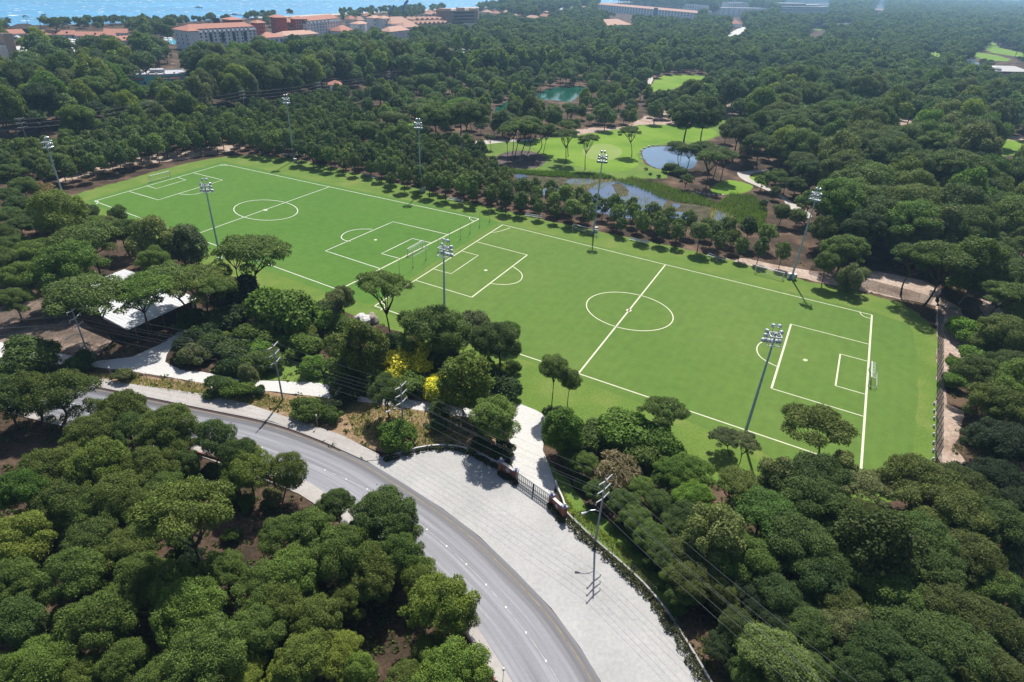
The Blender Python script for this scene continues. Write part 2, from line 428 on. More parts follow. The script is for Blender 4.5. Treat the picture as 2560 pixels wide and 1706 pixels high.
# ------------------------------------------------------------------ land and sea
COAST = [(-260, 92), (-120, 78), (-50, 71), (0, 66), (80, 63), (160, 62), (240, 60), (320, 58), (400, 57), (470, 54), (560, 49), (640, 45), (720, 42), (800, 38), (870, 35), (950, 31), (1020, 28), (1100, 24), (1184, 19), (1300, 17), (1389, 15), (1470, 11), (1600, 5), (1720, 0), (1900, -6)]
cw = [Vector((*G(x, y)[:2], 0)) for x, y in COAST]
far = cw[-1]
land = [Vector((-2600, -400, 0))] + cw + [Vector((far.x+14000, far.y+26000, 0)), Vector((60000, 110000, 0)), Vector((150000, 100000, 0)), Vector((60000, -5000, 0)), Vector((0, -3000, 0)), Vector((-2600, -2500, 0))]
mb = MB(); mb.prism([(p.x, p.y) for p in land], -3.0, 0.0); tag(mb.build('ground', 'forest_floor'), kind='structure')
mb = MB(); mb.add([(-160000, -4000, -1.2), (160000, -4000, -1.2), (160000, 170000, -1.2), (-160000, 170000, -1.2)], [(0, 1, 2, 3)])
tag(mb.build('sea', 'sea_water'), kind='structure')
# beach: a pale strip along the shore, with a foam edge
mb = MB(); strip(mb, smooth_open(cw[11:-1], 1), 30, 0.05); tag(mb.build('beach', 'beach_sand'), kind='structure')
SEAPOLY = np.array(COAST+[(1900, -900), (-260, -900)], float)

# ------------------------------------------------------------------ soil, turf and golf ground
sheet('sandy_ground', [(-40, 770), (30, 765), (110, 745), (215, 810), (290, 845), (230, 905), (110, 890), (0, 862), (-40, 860)], .012, 'shaded_sand', .25, clear=True)
sheet('sandy_ground', [z6(300, 215), z6(450, 215), z6(700, 270), z6(900, 300), z6(1100, 325), z6(1250, 290), z6(1500, 330), z6(1700, 380), z6(1770, 420), z6(1770, 545), z6(1600, 510), z6(1250, 440), z6(900, 370), z6(600, 300), z6(300, 240)], .012, 'sandy_soil', .3)
sheet('sandy_ground', [z6(2070, 480), z6(2250, 520), z6(2290, 600), z6(2230, 660), z6(2110, 650), z6(2060, 560)], .012, 'sandy_soil', .3)
sheet('sandy_ground', [(2340, 740), (2400, 770), (2425, 860), (2415, 905), (2372, 880), (2366, 1010), (2412, 1030), (2400, 1080), (2385, 1120), (2425, 1165), (2415, 1185), (2362, 1168), (2340, 1130)], .012, 'sandy_soil', .3, clear=False)
CLEAR.append(np.array([(2340, 780), (2372, 780), (2366, 850), (2420, 850), (2420, 895), (2372, 895), (2372, 1005), (2412, 1020), (2402, 1062), (2385, 1110), (2360, 1160), (2338, 1150)], float))
sheet('sandy_ground', [(1380, 345), (1450, 322), (1560, 318), (1620, 288), (1700, 268), (1790, 258), (1880, 262), (1908, 276), (1850, 285), (1770, 310), (1706, 315), (1600, 315), (1450, 338)], .012, 'sandy_soil', 1.0, clear=False)
sheet('sandy_ground', [z2(780, 715), z2(920, 680), z2(1000, 650), z2(1150, 615), z2(1300, 600), z2(1330, 625), z2(1150, 650), z2(1000, 680), z2(880, 715)], .012, 'sandy_soil', 1.0, clear=False)
sheet('sandy_ground', [z3(1410, 870), z3(1420, 830), z3(1480, 800), z3(1560, 815), z3(1620, 835), z3(1760, 850), z3(1770, 870), z3(1620, 862), z3(1560, 860), z3(1500, 885)], .012, 'sandy_soil', 1.2)
sheet('sandy_ground', [z3(2000, 915), z3(2150, 925), z3(2353, 945), z3(2353, 975), z3(2200, 965), z3(2050, 945)], .016, 'sandy_soil', .8)
sheet('sandy_ground', [z1(380, 1260), z1(500, 1190), z1(700, 1130), z1(1000, 1075), z1(1280, 1040), z1(1450, 1010), z1(1620, 1000), z1(1700, 1020), z1(1500, 1060), z1(1250, 1100), z1(900, 1140), z1(600, 1215)], .012, 'sandy_soil', .6, clear=False)
sheet('sandy_ground', [z1(2000, 1040), z1(2300, 1040), z2(60, 1000), z2(60, 1020), z1(2250, 1060), z1(2030, 1070)], .012, 'sandy_soil', .5, clear=False)
for q in ([z7(1450, 690), z7(1540, 680), z7(1700, 700), z7(1690, 790), z7(1600, 850), z7(1520, 950), z7(1450, 890), z7(1430, 800)],
          [z7(300, 1060), z7(500, 1075), z7(440, 1160), z7(330, 1270), z7(250, 1350), z7(180, 1310), z7(220, 1200)],
          [z8(200, 1400), z8(300, 1375), z8(415, 1400), z8(410, 1500), z8(330, 1567), z8(260, 1550), z8(240, 1470)],
          [z7(720, 910), z7(830, 870), z7(850, 920), z7(770, 990), z7(710, 960)], [z7(1090, 760), z7(1180, 690), z7(1270, 590), z7(1180, 600), z7(1080, 720)],
          [z4(90, 1500), z4(290, 1440), z4(300, 1500), z4(240, 1567), z4(100, 1567)], [z7(500, 1560), z7(560, 1490), z7(650, 1480), z7(640, 1567)],
          [z7(210, 1000), z7(330, 950), z7(330, 1020), z7(260, 1025)], [z7(1360, 20), z7(1500, 45), z7(1480, 90), z7(1380, 60)], [z7(1760, 210), z7(1890, 225), z7(1900, 260), z7(1780, 250)]):
    sheet('bare_soil', q, .012, 'sandy_soil' if q[0][1] < 1100 else 'forest_floor', .25, clear=True)
# verge between the road and the service road
sheet('verge', [z4(560, 1000), z4(900, 1010), z4(1400, 1075), z4(1700, 1120), z4(1950, 1150), z4(2250, 1175), z5(150, 1190), z5(330, 1225), z5(600, 1265), z5(880, 1305), z5(960, 1400), z5(1160, 1500), (1268, 1150), (1208, 1138), (1153, 1122), (1099, 1117), (1034, 1125), (960, 1136), z5(0, 1440), z4(2100, 1360), z4(1700, 1220), z4(1400, 1155), z4(900, 1085), z4(600, 1030)], .014, 'dry_verge', .2, clear=False)
sheet('verge', [z4(1450, 990), z4(1620, 930), z4(1900, 900), z4(2250, 960), z5(0, 1000), z5(250, 1050), z5(600, 1180), z5(250, 1150), z4(2250, 1085), z4(1900, 1060), z4(1650, 1040)], .014, 'rough_grass', .2, clear=False)
sheet('verge', [(1370, 1170), (1388, 1205), (1405, 1255), (1425, 1290), (1487, 1350), (1578, 1436), (1640, 1500), (1690, 1560), (1700, 1520), (1640, 1430), (1580, 1360), (1530, 1310), (1470, 1270), (1420, 1200), (1385, 1160)], .014, 'rough_grass', .2, clear=True)
# turf round the pitches (rough), then the two playing fields
TURF = [(146, 500), (230, 474), (330, 446), (430, 418), (500, 402), (566, 391), (640, 388), (735, 396), (853, 424), (1010, 464), (1130, 494), (1250, 524), (1360, 550), (1480, 575), (1600, 600), (1706, 622), (1800, 644), (1887, 668), (2032, 706), (2178, 738), (2260, 760), (2315, 800), (2343, 830), (2337, 1130), (2330, 1200), (2250, 1255), (2000, 1262), (1800, 1222), (1620, 1165), (1500, 1108), (1440, 1078), (1375, 1050), (1290, 1012), (1150, 930), (1040, 850), (930, 800), (823, 772), (704, 745), (600, 700), (480, 650), (250, 560)]
sheet('turf', TURF, .020, 'rough_grass', .35)
sheet('pitch_grass', [(214, 503), (556, 403), (640, 420), (822, 461), (1060, 510), (1222, 546), (1248, 556), (1060, 674), (928, 762), (850, 745), (700, 686), (471, 604), (330, 550)], .034, 'turf_lush', .15)
sheet('pitch_grass', [(1250, 556), (1285, 564), (1663, 654), (1960, 726), (2188, 782), (2275, 812), (2296, 900), (2292, 1060), (2270, 1180), (2240, 1235), (2060, 1215), (1869, 1110), (1733, 1058), (1560, 992), (1446, 950), (1292, 892), (1112, 832), (924, 770), (1060, 680)], .034, 'turf_worn', .2)
# shabbier strip inside the right-hand fence
sheet('turf_edge', [(2296, 812), (2343, 822), (2337, 1130), (2300, 1170), (2312, 1000)], .038, 'rough_grass', .3)
# golf course
sheet('golf_rough', [z2(870, 1030), z2(1050, 985), z2(1280, 958), z2(1420, 950), z2(1640, 930), z2(1880, 895), z2(2060, 862), z2(2351, 858), z3(60, 858), z3(150, 855), z3(350, 795), z3(540, 765), z3(520, 805), z3(360, 870), z3(260, 935), z3(110, 995), z3(0, 1000), z2(2250, 1000), z2(2110, 1015), z2(2065, 1045), z2(2085, 1130), z2(2150, 1160), z2(2260, 1180), z2(2240, 1230), z2(1950, 1235), z2(1750, 1215), z2(1640, 1200), z2(1450, 1180), z2(1250, 1190), z2(1080, 1170), z2(1040, 1090)], .020, 'rough_grass', .4)
sheet('fairway', [z2(1290, 985), z2(1420, 965), z2(1640, 935), z2(1880, 900), z2(2060, 866), z2(2351, 862), z3(60, 862), z3(150, 868), z3(230, 905), z3(245, 930), z3(110, 985), z3(0, 968), z2(2240, 985), z2(2090, 1015), z2(2040, 1060), z2(2060, 1130), z2(2000, 1170), z2(1850, 1190), z2(1700, 1165), z2(1600, 1140), z2(1480, 1100), z2(1350, 1040)], .028, 'fairway', .3, 1)
ell = lambda c, a, b, n=48, k=0.0: [(c[0]+a*math.cos(2*math.pi*i/n), c[1]+b*math.sin(2*math.pi*i/n)+k*a*math.cos(2*math.pi*i/n)) for i in range(n)]
sheet('putting_green', ell(z2(1800, 1050), 137/K, 57/K), .036, 'putting_green', .1)
sheet('mulch_bed', ell(z2(1235, 1105), 178/K, 66/K), .030, 'mulch', .25)
sheet('golf_rough', [z3(190, 1300), z3(250, 1255), z3(350, 1240), z3(460, 1270), z3(500, 1290), z3(440, 1330), z3(330, 1345), z3(210, 1340)], .020, 'fairway', .2, 1)
sheet('golf_rough', [z3(460, 1215), z3(540, 1190), z3(610, 1190), z3(620, 1230), z3(560, 1290), z3(480, 1250)], .020, 'fairway', .2, 1)
sheet('fairway', [(1622, 220), (1640, 198), (1660, 190), (1706, 187), (1760, 190), (1771, 196), (1742, 212), (1706, 214), (1680, 225), (1640, 232)], .028, 'fairway', .5)
sheet('fairway', [z3(830, 712), z3(880, 700), z3(1050, 692), z3(1180, 690), z3(1170, 706), z3(1000, 712), z3(860, 722)], .02, 'fairway', .8)
sheet('fairway', [z3(2110, 940), z3(2200, 965), z3(2353, 972), z3(2420, 975), z3(2420, 1085), z3(2353, 1085), z3(2250, 1070), z3(2140, 1090), z3(2115, 1010)], .02, 'fairway', .6)
sheet('fairway', [(1969, 91), (1995, 88), (2020, 84), (2035, 72), (2065, 72), (2060, 84), (2072, 90), (2040, 95)], .02, 'fairway', 2)
sheet('fairway', [(2463, 128), (2470, 107), (2484, 106), (2500, 120), (2560, 133), (2620, 143), (2620, 152), (2540, 142), (2490, 134)], .02, 'fairway', 2)
sheet('fairway', [(2423, 133), (2440, 131), (2490, 138), (2526, 148), (2522, 154), (2480, 152), (2440, 146)], .02, 'fairway', 2)
sheet('fairway', [(2310, 132), (2330, 128), (2366, 138), (2350, 146), (2318, 141)], .02, 'fairway', 2)
sheet('fairway', [(2165, 97), (2185, 93), (2198, 98), (2185, 103)], .02, 'fairway', 2)
sheet('fairway', [z2(280, 880), z2(480, 840), z2(560, 845), z2(520, 920), z2(330, 930)], .02, 'fairway', .5, clear=False)
sheet('pond', [z2(2068, 1040), z2(2115, 1016), z2(2250, 1008), z2(2351, 1012), z3(60, 1050), z3(110, 1100), z3(90, 1150), z3(20, 1180), z3(-40, 1180), z2(2240, 1175), z2(2150, 1155), z2(2090, 1110)], .045, 'pond_water', .15, 1)
sheet('marsh', [z2(1150, 1190), z2(1300, 1195), z2(1480, 1225), z2(1680, 1220), z2(1800, 1240), z2(2000, 1245), z2(2150, 1310), z2(2351, 1390), z3(120, 1400), z3(250, 1400), z3(340, 1470), z3(340, 1567), z3(300, 1640), z3(150, 1590), z3(-60, 1510), z2(2200, 1500), z2(2000, 1500), z2(1740, 1430), z2(1500, 1350), z2(1350, 1330), z2(1220, 1260)], .024, 'marsh_mud', .5)
for q in ([z2(1205, 1205), z2(1260, 1195), z2(1290, 1230), z2(1300, 1265), z2(1260, 1265), z2(1215, 1240)], [z2(1540, 1250), z2(1600, 1232), z2(1740, 1235), z2(1750, 1265), z2(1640, 1275), z2(1560, 1275)], [z2(1370, 1340), z2(1400, 1300), z2(1440, 1295), z2(1430, 1340), z2(1390, 1350)],
          [z2(1690, 1310), z2(1780, 1262), z2(1900, 1250), z2(2010, 1268), z2(2080, 1305), z2(2200, 1350), z2(2250, 1385), z2(2210, 1430), z2(2190, 1490), z2(1980, 1510), z2(1830, 1480), z2(1660, 1450)], [z2(1440, 1290), z2(1520, 1285), z2(1560, 1310), z2(1500, 1330)], [z2(2220, 1480), z2(2330, 1455), z3(60, 1480), z3(20, 1520), z2(2300, 1520)], [z2(2270, 1410), z2(2310, 1400), z2(2340, 1420), z2(2310, 1440)], [z3(210, 1480), z3(260, 1450), z3(300, 1480), z3(290, 1560), z3(230, 1540)]):
    sheet('marsh_pool', q, .045, 'marsh_water', .3, 1, clear=False)
sheet('mud_island', ell(z2(1925, 1310), 58/K, 42/K, 24, .4), .06, 'marsh_mud', .4, clear=False)
sheet('pond', [z2(1330, 655), z2(1400, 625), z2(1480, 602), z2(1650, 597), z2(1720, 605), z2(1650, 640), z2(1600, 700), z2(1545, 705), z2(1450, 690), z2(1380, 690)], .045, 'green_pond_water', .4, 1)
sheet('pond', [z2(1050, 760), z2(1110, 715), z2(1180, 690), z2(1160, 740), z2(1090, 790), z2(1060, 810)], .045, 'green_pond_water', .4, 1)
sheet('pond', [z2(1960, 612), z2(2020, 600), z2(2010, 630), z2(1970, 640)], .045, 'green_pond_water', .4, 1, clear=False)
sheet('pond', [(2408, 150), (2424, 145), (2440, 152), (2455, 164), (2452, 173), (2432, 170)], .045, 'pond_water', .8, 1)
# ------------------------------------------------------------------ roads and paving
RFAR = [(-160, 902), (-60, 920), (0, 930), (120, 946), (239, 966), (363, 992), (530, 1026), (678, 1055), (798, 1099), (852, 1124), (918, 1154), (1005, 1207), (1107, 1272), (1198, 1341), (1288, 1428), (1379, 1522), (1451, 1620), (1502, 1704), (1550, 1800), (1590, 1900)]
RNEAR = [(-160, 985), (-60, 1005), (30, 1024), (140, 1044), (240, 1066), (320, 1086), (500, 1116), (640, 1160), (773, 1206), (853, 1258), (950, 1330), (1060, 1430), (1187, 1559), (1245, 1649), (1287, 1715), (1330, 1790), (1370, 1900)]
NW = 96
def arc_res(P, n):
    P = [Vector(p) for p in P]; L = [0]
    for a, b in zip(P, P[1:]): L.append(L[-1]+(b-a).length)
    out = []
    for k in range(n):
        s = L[-1]*k/(n-1); i = max(j for j in range(len(L)) if L[j] <= s+1e-9); i = min(i, len(P)-2)
        out.append(P[i].lerp(P[i+1], (s-L[i])/(L[i+1]-L[i])))
    return out
WF = arc_res(smooth_open(px2w(RFAR), 3), NW); WN = arc_res(smooth_open(px2w(RNEAR), 3), NW)
me = bpy.data.meshes.new('road'); NL = 6
vs = []; uv = []; s = 0.0
for i in range(NW):
    if i: s += (WF[i].lerp(WN[i], .5)-WF[i-1].lerp(WN[i-1], .5)).length
    for j in range(NL+1): p = WN[i].lerp(WF[i], j/NL); vs.append((p.x, p.y, .02)); uv.append((s, j/NL*8))
fs = [(i*(NL+1)+j+1, i*(NL+1)+j, (i+1)*(NL+1)+j, (i+1)*(NL+1)+j+1) for i in range(NW-1) for j in range(NL)]
me.from_pydata(vs, [], fs); me.materials.append(MATS['asphalt']); ul = me.uv_layers.new(name='lane')
for l in me.loops: u = uv[l.vertex_index]; ul.data[l.index].uv = (u[0], u[1])
# lane-coordinate for the edge darkening runs 0..1 in the second channel after scaling in the material
tag(inst('road', me), kind='structure')
CLEAR.append(np.array(RFAR+RNEAR[::-1], float))
# painted lines of the road
mb = MB(); strip(mb, [WN[i].lerp(WF[i], .905) for i in range(NW)], .14, .027); tag(mb.build('road_edge_line', 'yellow_line'), kind='structure')
CL = arc_res(smooth_open(px2w([(-60, 962), (140, 1000), (300, 1035), (500, 1078), (700, 1130), (900, 1212), (1002, 1272), (1118, 1365), (1223, 1468), (1328, 1597), (1397, 1702), (1450, 1800)]), 3), 120)
mb = MB(); strip(mb, CL, .12, .027); tag(mb.build('road_centre_line', 'faded_line'), kind='structure')
# pavements (raised, with kerbs)
PV = [(140, 940), (214, 941), (326, 961), (508, 986), (617, 1010), (762, 1059), (853, 1088), (947, 1137), (958, 1150), (918, 1153), (852, 1123), (798, 1098), (678, 1054), (530, 1025), (363, 991), (239, 965), (140, 949)]
sheet('pavement', PV, .13, 'pavement', thick=.12)
PN = RNEAR[2:]
outn = [(20, 1034), (135, 1061), (230, 1082), (310, 1104), (490, 1138), (625, 1186), (747, 1236), (820, 1282), (915, 1360), (1022, 1452), (1158, 1576), (1210, 1655), (1241, 1710), (1280, 1790), (1318, 1900)]
sheet('pavement', [(x, y+1) for x, y in PN]+outn[::-1], .13, 'pavement', thick=.12)
mb = MB(); strip(mb, smooth_open(px2w([(x, y) for x, y in RFAR[4:11]]), 2), .30, .15); tag(mb.build('kerb', 'kerb_stone'), kind='structure')
# shaded side of the kerb, painted as a dark strip on the road
mb = MB(); strip(mb, smooth_open(px2w([(x, y+4) for x, y in RFAR[4:10]]), 2), .45, .026); tag(mb.build('kerb_shade', 'dark_wall'), kind='structure')
# apron in front of the gate, drive behind it
APR = [(918, 1154), (945, 1148), (965, 1139), (1034, 1127), (1099, 1119), (1153, 1124), (1208, 1141), (1248, 1170), (1293, 1196), (1379, 1252), (1413, 1294), (1487, 1361), (1578, 1448), (1687, 1571), (1768, 1706), (1830, 1820), (1590, 1900), (1550, 1800), (1502, 1704), (1451, 1620), (1379, 1522), (1288, 1428), (1198, 1341), (1107, 1272), (1005, 1207)]
sheet('forecourt', APR, .035, 'apron_concrete')
sheet('driveway', [(1285, 1014), (1300, 1010), (1340, 1026), (1374, 1046), (1362, 1080), (1357, 1127), (1372, 1160), (1388, 1212), (1381, 1252), (1293, 1196), (1275, 1150), (1275, 1113), (1270, 1060)], .030, 'drive_concrete')
# service road behind the verge
SRU = [(-120, 848), (0, 856), (90, 868), (160, 886), (230, 905), (330, 893), (400, 862), (440, 835), (461, 815), (466, 830), (440, 858), (418, 885), (412, 905), (450, 925), (508, 931), (600, 950), (690, 953), (798, 958), (911, 993), (1000, 1000), (1071, 1005), (1180, 1020), (1285, 1016)]
SRL = [(1276, 1050), (1180, 1045), (1071, 1030), (1000, 1018), (911, 1006), (798, 993), (690, 980), (600, 972), (508, 958), (400, 940), (300, 925), (232, 918), (150, 912), (60, 908), (0, 915), (-120, 905)]
sheet('service_road', SRU+SRL, .024, 'drive_concrete', .08, step=1.0)
sheet('cart_path', [z3(370, 1190), z3(420, 1185), z3(520, 1172), z3(605, 1170), z3(600, 1182), z3(520, 1190), z3(460, 1205), z3(470, 1240), z3(600, 1300), z3(700, 1350), z3(760, 1400), z3(850, 1450), z3(905, 1490), z3(860, 1510), z3(800, 1470), z3(730, 1430), z3(690, 1370), z3(590, 1315), z3(450, 1258), z3(395, 1225)], .03, 'path_gravel', .08, 1)
sheet('cart_path', [z2(700, 1000), z2(830, 985), z2(960, 970), z2(1130, 965), z2(1330, 958), z2(1330, 970), z2(1130, 980), z2(960, 1000), z2(780, 1025)], .03, 'path_gravel', .1, clear=True)
sheet('cart_path', [z2(2080, 590), z2(2115, 560), z2(2105, 520), z2(2140, 515), z2(2150, 550), z2(2130, 590)], .03, 'path_gravel', .1)
sheet('far_road', [(1809, 99), (1822, 84), (1845, 72), (1863, 66), (1866, 72), (1862, 84), (1838, 90), (1820, 98)], .03, 'drive_concrete', .3)
sheet('far_road', [(0, 388), (190, 356), (490, 318), (690, 282), (850, 246), (1000, 216), (1220, 180), (1222, 186), (1000, 224), (850, 256), (690, 296), (490, 332), (190, 370), (0, 400)], .02, 'mulch', .4, clear=False)
sheet('far_road', [z1(1955, 440), z1(1975, 390), z1(2030, 390), z1(2025, 430), z1(1990, 420)], .03, 'drive_concrete', .3)
sheet('far_road', [z2(1860, 400), z2(1990, 375), z2(2100, 350), z2(2200, 330), z2(2190, 340), z2(2080, 365), z2(1980, 390), z2(1870, 412)], .03, 'drive_concrete', .5, clear=True)
sheet('far_road', [z1(2270, 700), z1(2300, 660), z1(2351, 640), z2(10, 690), z1(2320, 715)], .03, 'drive_concrete', .3)

# ------------------------------------------------------------------ pitch markings
def lines(mb, px, wd, z=.048, closed=False):
    P = px2w(px+([px[0]] if closed else []))
    strip(mb, resample(P, 4.0, False), wd, z)
mk = MB(); wl = .27
A, B, C, D = (235.8, 503.5), (558.6, 411), (1197.6, 548), (847, 725.5)
for q in ([A, B], [B, C], [D, A], [(471.5, 593), (822.6, 468)],
          [(482.4, 432.4), (556.8, 450.9), (395.4, 500.5), (323.9, 479.5)], zz(z1, (1220, 1222), (1280, 1242), (1078, 1302), (1010, 1282)),
          [(1119.6, 587), (982.5, 555), (813.8, 627.8), (952.7, 673)], zz(z5, (620, 107), (490, 77), (278, 181), (410, 217))):
    lines(mk, q, wl)
lines(mk, ell(z1(1832, 1450), 220.5/K, 70/K, 64, .023), wl, closed=True)
def curve(px, it=2): return [tuple(p.xy) for p in smooth_open([Vector((x, y, 0)) for x, y in px], it)]
lines(mk, curve(zz(z1, (1235, 1338), (1290, 1344), (1350, 1340), (1410, 1325), (1428, 1300))), wl)
lines(mk, curve([(930, 573.5), (895, 573), (865, 580), (851, 592), (858, 601), (877, 604)]), wl)
lines(mk, curve(zz(z1, (656, 1388), (676, 1386), (676, 1398), (662, 1408))), .3)
lines(mk, curve([(1173, 542.5), (1174, 548), (1181, 552), (1187, 553.5)]), .3)
lines(mk, curve(zz(z1, (1510, 1140), (1540, 1144), (1575, 1140))), .3)
lines(mk, ell((663.5, 525.5), 3.5, 1.4, 12), .6, closed=True)
tag(mk.build('pitch_lines', 'white_line'), kind='structure')
mk = MB(); wl = .36
E, F, Gc, H = (1257, 562.5), (936.4, 765.6), (2179.7, 788), (2152.5, 1173)
lines(mk, [C, D], .42)
lines(mk, [E, F], .36); lines(mk, [Gc, H], .48); lines(mk, [E, (1663.7, 662.2), Gc], .3); lines(mk, [F, (1446, 934.6), H], .34)
lines(mk, [(1446, 934.6), (1663.7, 662.2)], .42)
for q, wd in (([(1192, 605.3), (1318.4, 637.9)], .28), ([(1318.4, 637.9), (1179.4, 743.8)], .40), ([(1179.4, 743.8), (1038.7, 701.4)], .28), (zz(z5, (835, 165), (945, 193), (758, 320), (640, 288)), .28),
              ([(1977.5, 811), (2171.7, 861.2)], .26), ([(1977.5, 811), (1928.5, 971.9)], .48), ([(1928.5, 971.9), (2158.6, 1041.6)], .28), (zz(z6, (1272, 922), (1088, 873)), .26), (zz(z6, (1088, 873), (1055, 1092)), .38), (zz(z6, (1055, 1092), (1257, 1150)), .26)):
    lines(mk, q, wd)
lines(mk, ell(z5(1989, 580), 299/K, 125.7/K, 64, .15), .30, closed=True)
lines(mk, curve(zz(z5, (1183, 270), (1235, 305), (1252, 335), (1235, 372), (1180, 391), (1110, 396), (1030, 387))), .28)
lines(mk, curve(zz(z6, (575, 782), (530, 797), (508, 835), (525, 885), (580, 925), (652, 960))), .30)
lines(mk, curve(zz(z5, (255, 512), (300, 530), (306, 552), (270, 572))), .28)
lines(mk, curve(zz(z6, (1222, 585), (1235, 605), (1260, 620), (1300, 628))), .26)
lines(mk, curve([(1228, 582), (1248, 580), (1276, 570)]), .26)
lines(mk, ell(z5(1983, 572), 4, 1.8, 12), .7, closed=True); lines(mk, ell(z6(847, 915), 3, 1.5, 12), .6, closed=True); lines(mk, ell(z5(997, 296), 2.6, 1, 12), .5, closed=True); lines(mk, ell(z5(237, 86), 2, 1, 12), .5, closed=True)
tag(mk.build('pitch_lines', 'cream_line'), kind='structure')
# ------------------------------------------------------------------ tree prototypes (crown radius 1)
def tufts(rg, lobes, n, size, jit=0.55, aspect=2.2, low=-0.45):
    """many small leaf-sized faces spread over overlapping foliage clumps"""
    Cc = np.array([l[0] for l in lobes]); Rr = np.array([l[1] for l in lobes])
    area = (Rr[:, 0]*Rr[:, 1]+Rr[:, 0]*Rr[:, 2]+Rr[:, 1]*Rr[:, 2]); pr = area/area.sum()
    k = rg.choice(len(lobes), int(n*1.9), p=pr)
    d = rg.normal(size=(len(k), 3)); d /= np.linalg.norm(d, axis=1)[:, None]
    keep = d[:, 2] > low + 0.35*rg.random(len(k)); d, k = d[keep], k[keep]
    rad = 1-0.34*rg.random(len(k))**1.6+0.26*rg.random(len(k))**3
    P = Cc[k]+d*Rr[k]*rad[:, None]+rg.normal(size=d.shape)*.022
    inside = np.zeros(len(P), int)
    for c, r in zip(Cc, Rr): inside += (np.sum(((P-c)/r)**2, 1) < 0.55)
    ok = (inside == 0) | (rg.random(len(P)) < 0.10)
    P, d, k = P[ok][:n], d[ok][:n], k[ok][:n]
    N = d/Rr[k]; N /= np.linalg.norm(N, axis=1)[:, None]; N += rg.normal(size=N.shape)*jit; N[:, 2] += .5; N /= np.linalg.norm(N, axis=1)[:, None]
    T = np.cross(N, rg.normal(size=N.shape)); T /= np.linalg.norm(T, axis=1)[:, None]; Bv = np.cross(N, T)
    s = size*(0.6+0.8*rg.random(len(P)))[:, None]
    a = T*s*0.5*math.sqrt(aspect); b = Bv*s*0.5/math.sqrt(aspect)
    V = np.empty((len(P), 4, 3)); V[:, 0] = P-a-b*0.5; V[:, 1] = P-b*0.1+a*0.1-b; V[:, 2] = P+a+b*0.4; V[:, 3] = P+b-a*0.1
    return V.reshape(-1, 3), np.arange(len(P)*4).reshape(-1, 4)
def dome_lobes(rg, n, thick, lr=(.20, .34), flat=.75, irr=.16, power=1.0, under=0.25):
    L = []
    sx, sy = 1+rg.normal()*.08, 1+rg.normal()*.08
    for i in range(n):
        if rg.random() < .13: continue
        r = math.sqrt((i+.5)/n)**power*0.80; th = i*2.39996+rg.normal()*.35
        r *= 1+rg.normal()*irr
        lrad = rg.uniform(*lr)*(1.1-.25*r)*math.exp(rg.normal()*.22)
        z = thick*(math.sqrt(max(0, 1-min(1, r)**2))*1.15-0.55)+rg.normal()*.06*thick
        if rg.random() < under: z -= thick*rg.uniform(.3, .8)
        L.append((np.array([r*math.cos(th)*sx, r*math.sin(th)*sy, z]), np.array([lrad, lrad, lrad*flat])))
    return L
def egg_lobes(rg, n, h, lr=(.22, .36), taper=0.35, irr=.12, zr=1.0):
    L = []
    for i in range(n):
        u = (i+.5)/n; zz_ = 1-2*u; r = math.sqrt(max(0, 1-zz_*zz_))*.72*(1-taper*max(0, zz_))
        th = i*2.39996+rg.normal()*.4; r *= 1+rg.normal()*irr; lrad = rg.uniform(*lr)*math.exp(rg.normal()*.18)
        L.append((np.array([r*math.cos(th), r*math.sin(th), zz_*h*.80+rg.normal()*.07]), np.array([lrad, lrad, lrad*zr])))
    return L
def trunk_np(rg, r0, limbs, reach, bend=.06, lean=0.0, zf=0.72, sub=True, n=6):
    """tapered trunk from z=0 that forks into limbs; z=1 is the crown's middle"""
    mb = MB(); pts = []; rr = []
    bx, by = rg.normal()*bend, rg.normal()*bend
    for i in range(6):
        t = i/5; pts.append((bx*math.sin(t*3.0), by*math.sin(t*2.4), t*zf)); rr.append(r0*(1.25 if i == 0 else 1-.35*t))
    mb.tube(pts, rr, n)
    top = Vector(pts[-1])
    for i in range(limbs):
        th = 2*math.pi*i/limbs+rg.normal()*.4; q = rg.uniform(.55, 1.0)*reach
        s = Vector(pts[4]).lerp(top, rg.uniform(.2, 1))
        e = Vector((q*math.cos(th), q*math.sin(th), 1.0+rg.uniform(-.02, .10)))
        mid = s.lerp(e, .5)+Vector((rg.normal()*.05, rg.normal()*.05, -.03))
        mb.tube([s, mid, e], [r0*.55, r0*.36, r0*.12], 5)
        if sub:
            for _ in range(4):
                a2 = th+rg.normal()*.7; e2 = Vector((q*.9*math.cos(a2), q*.9*math.sin(a2), 1.02+rg.uniform(-.05, .08)))
                mb.tube([mid, e2], [r0*.28, r0*.08], 4)
    return np.array(mb.v), mb.f
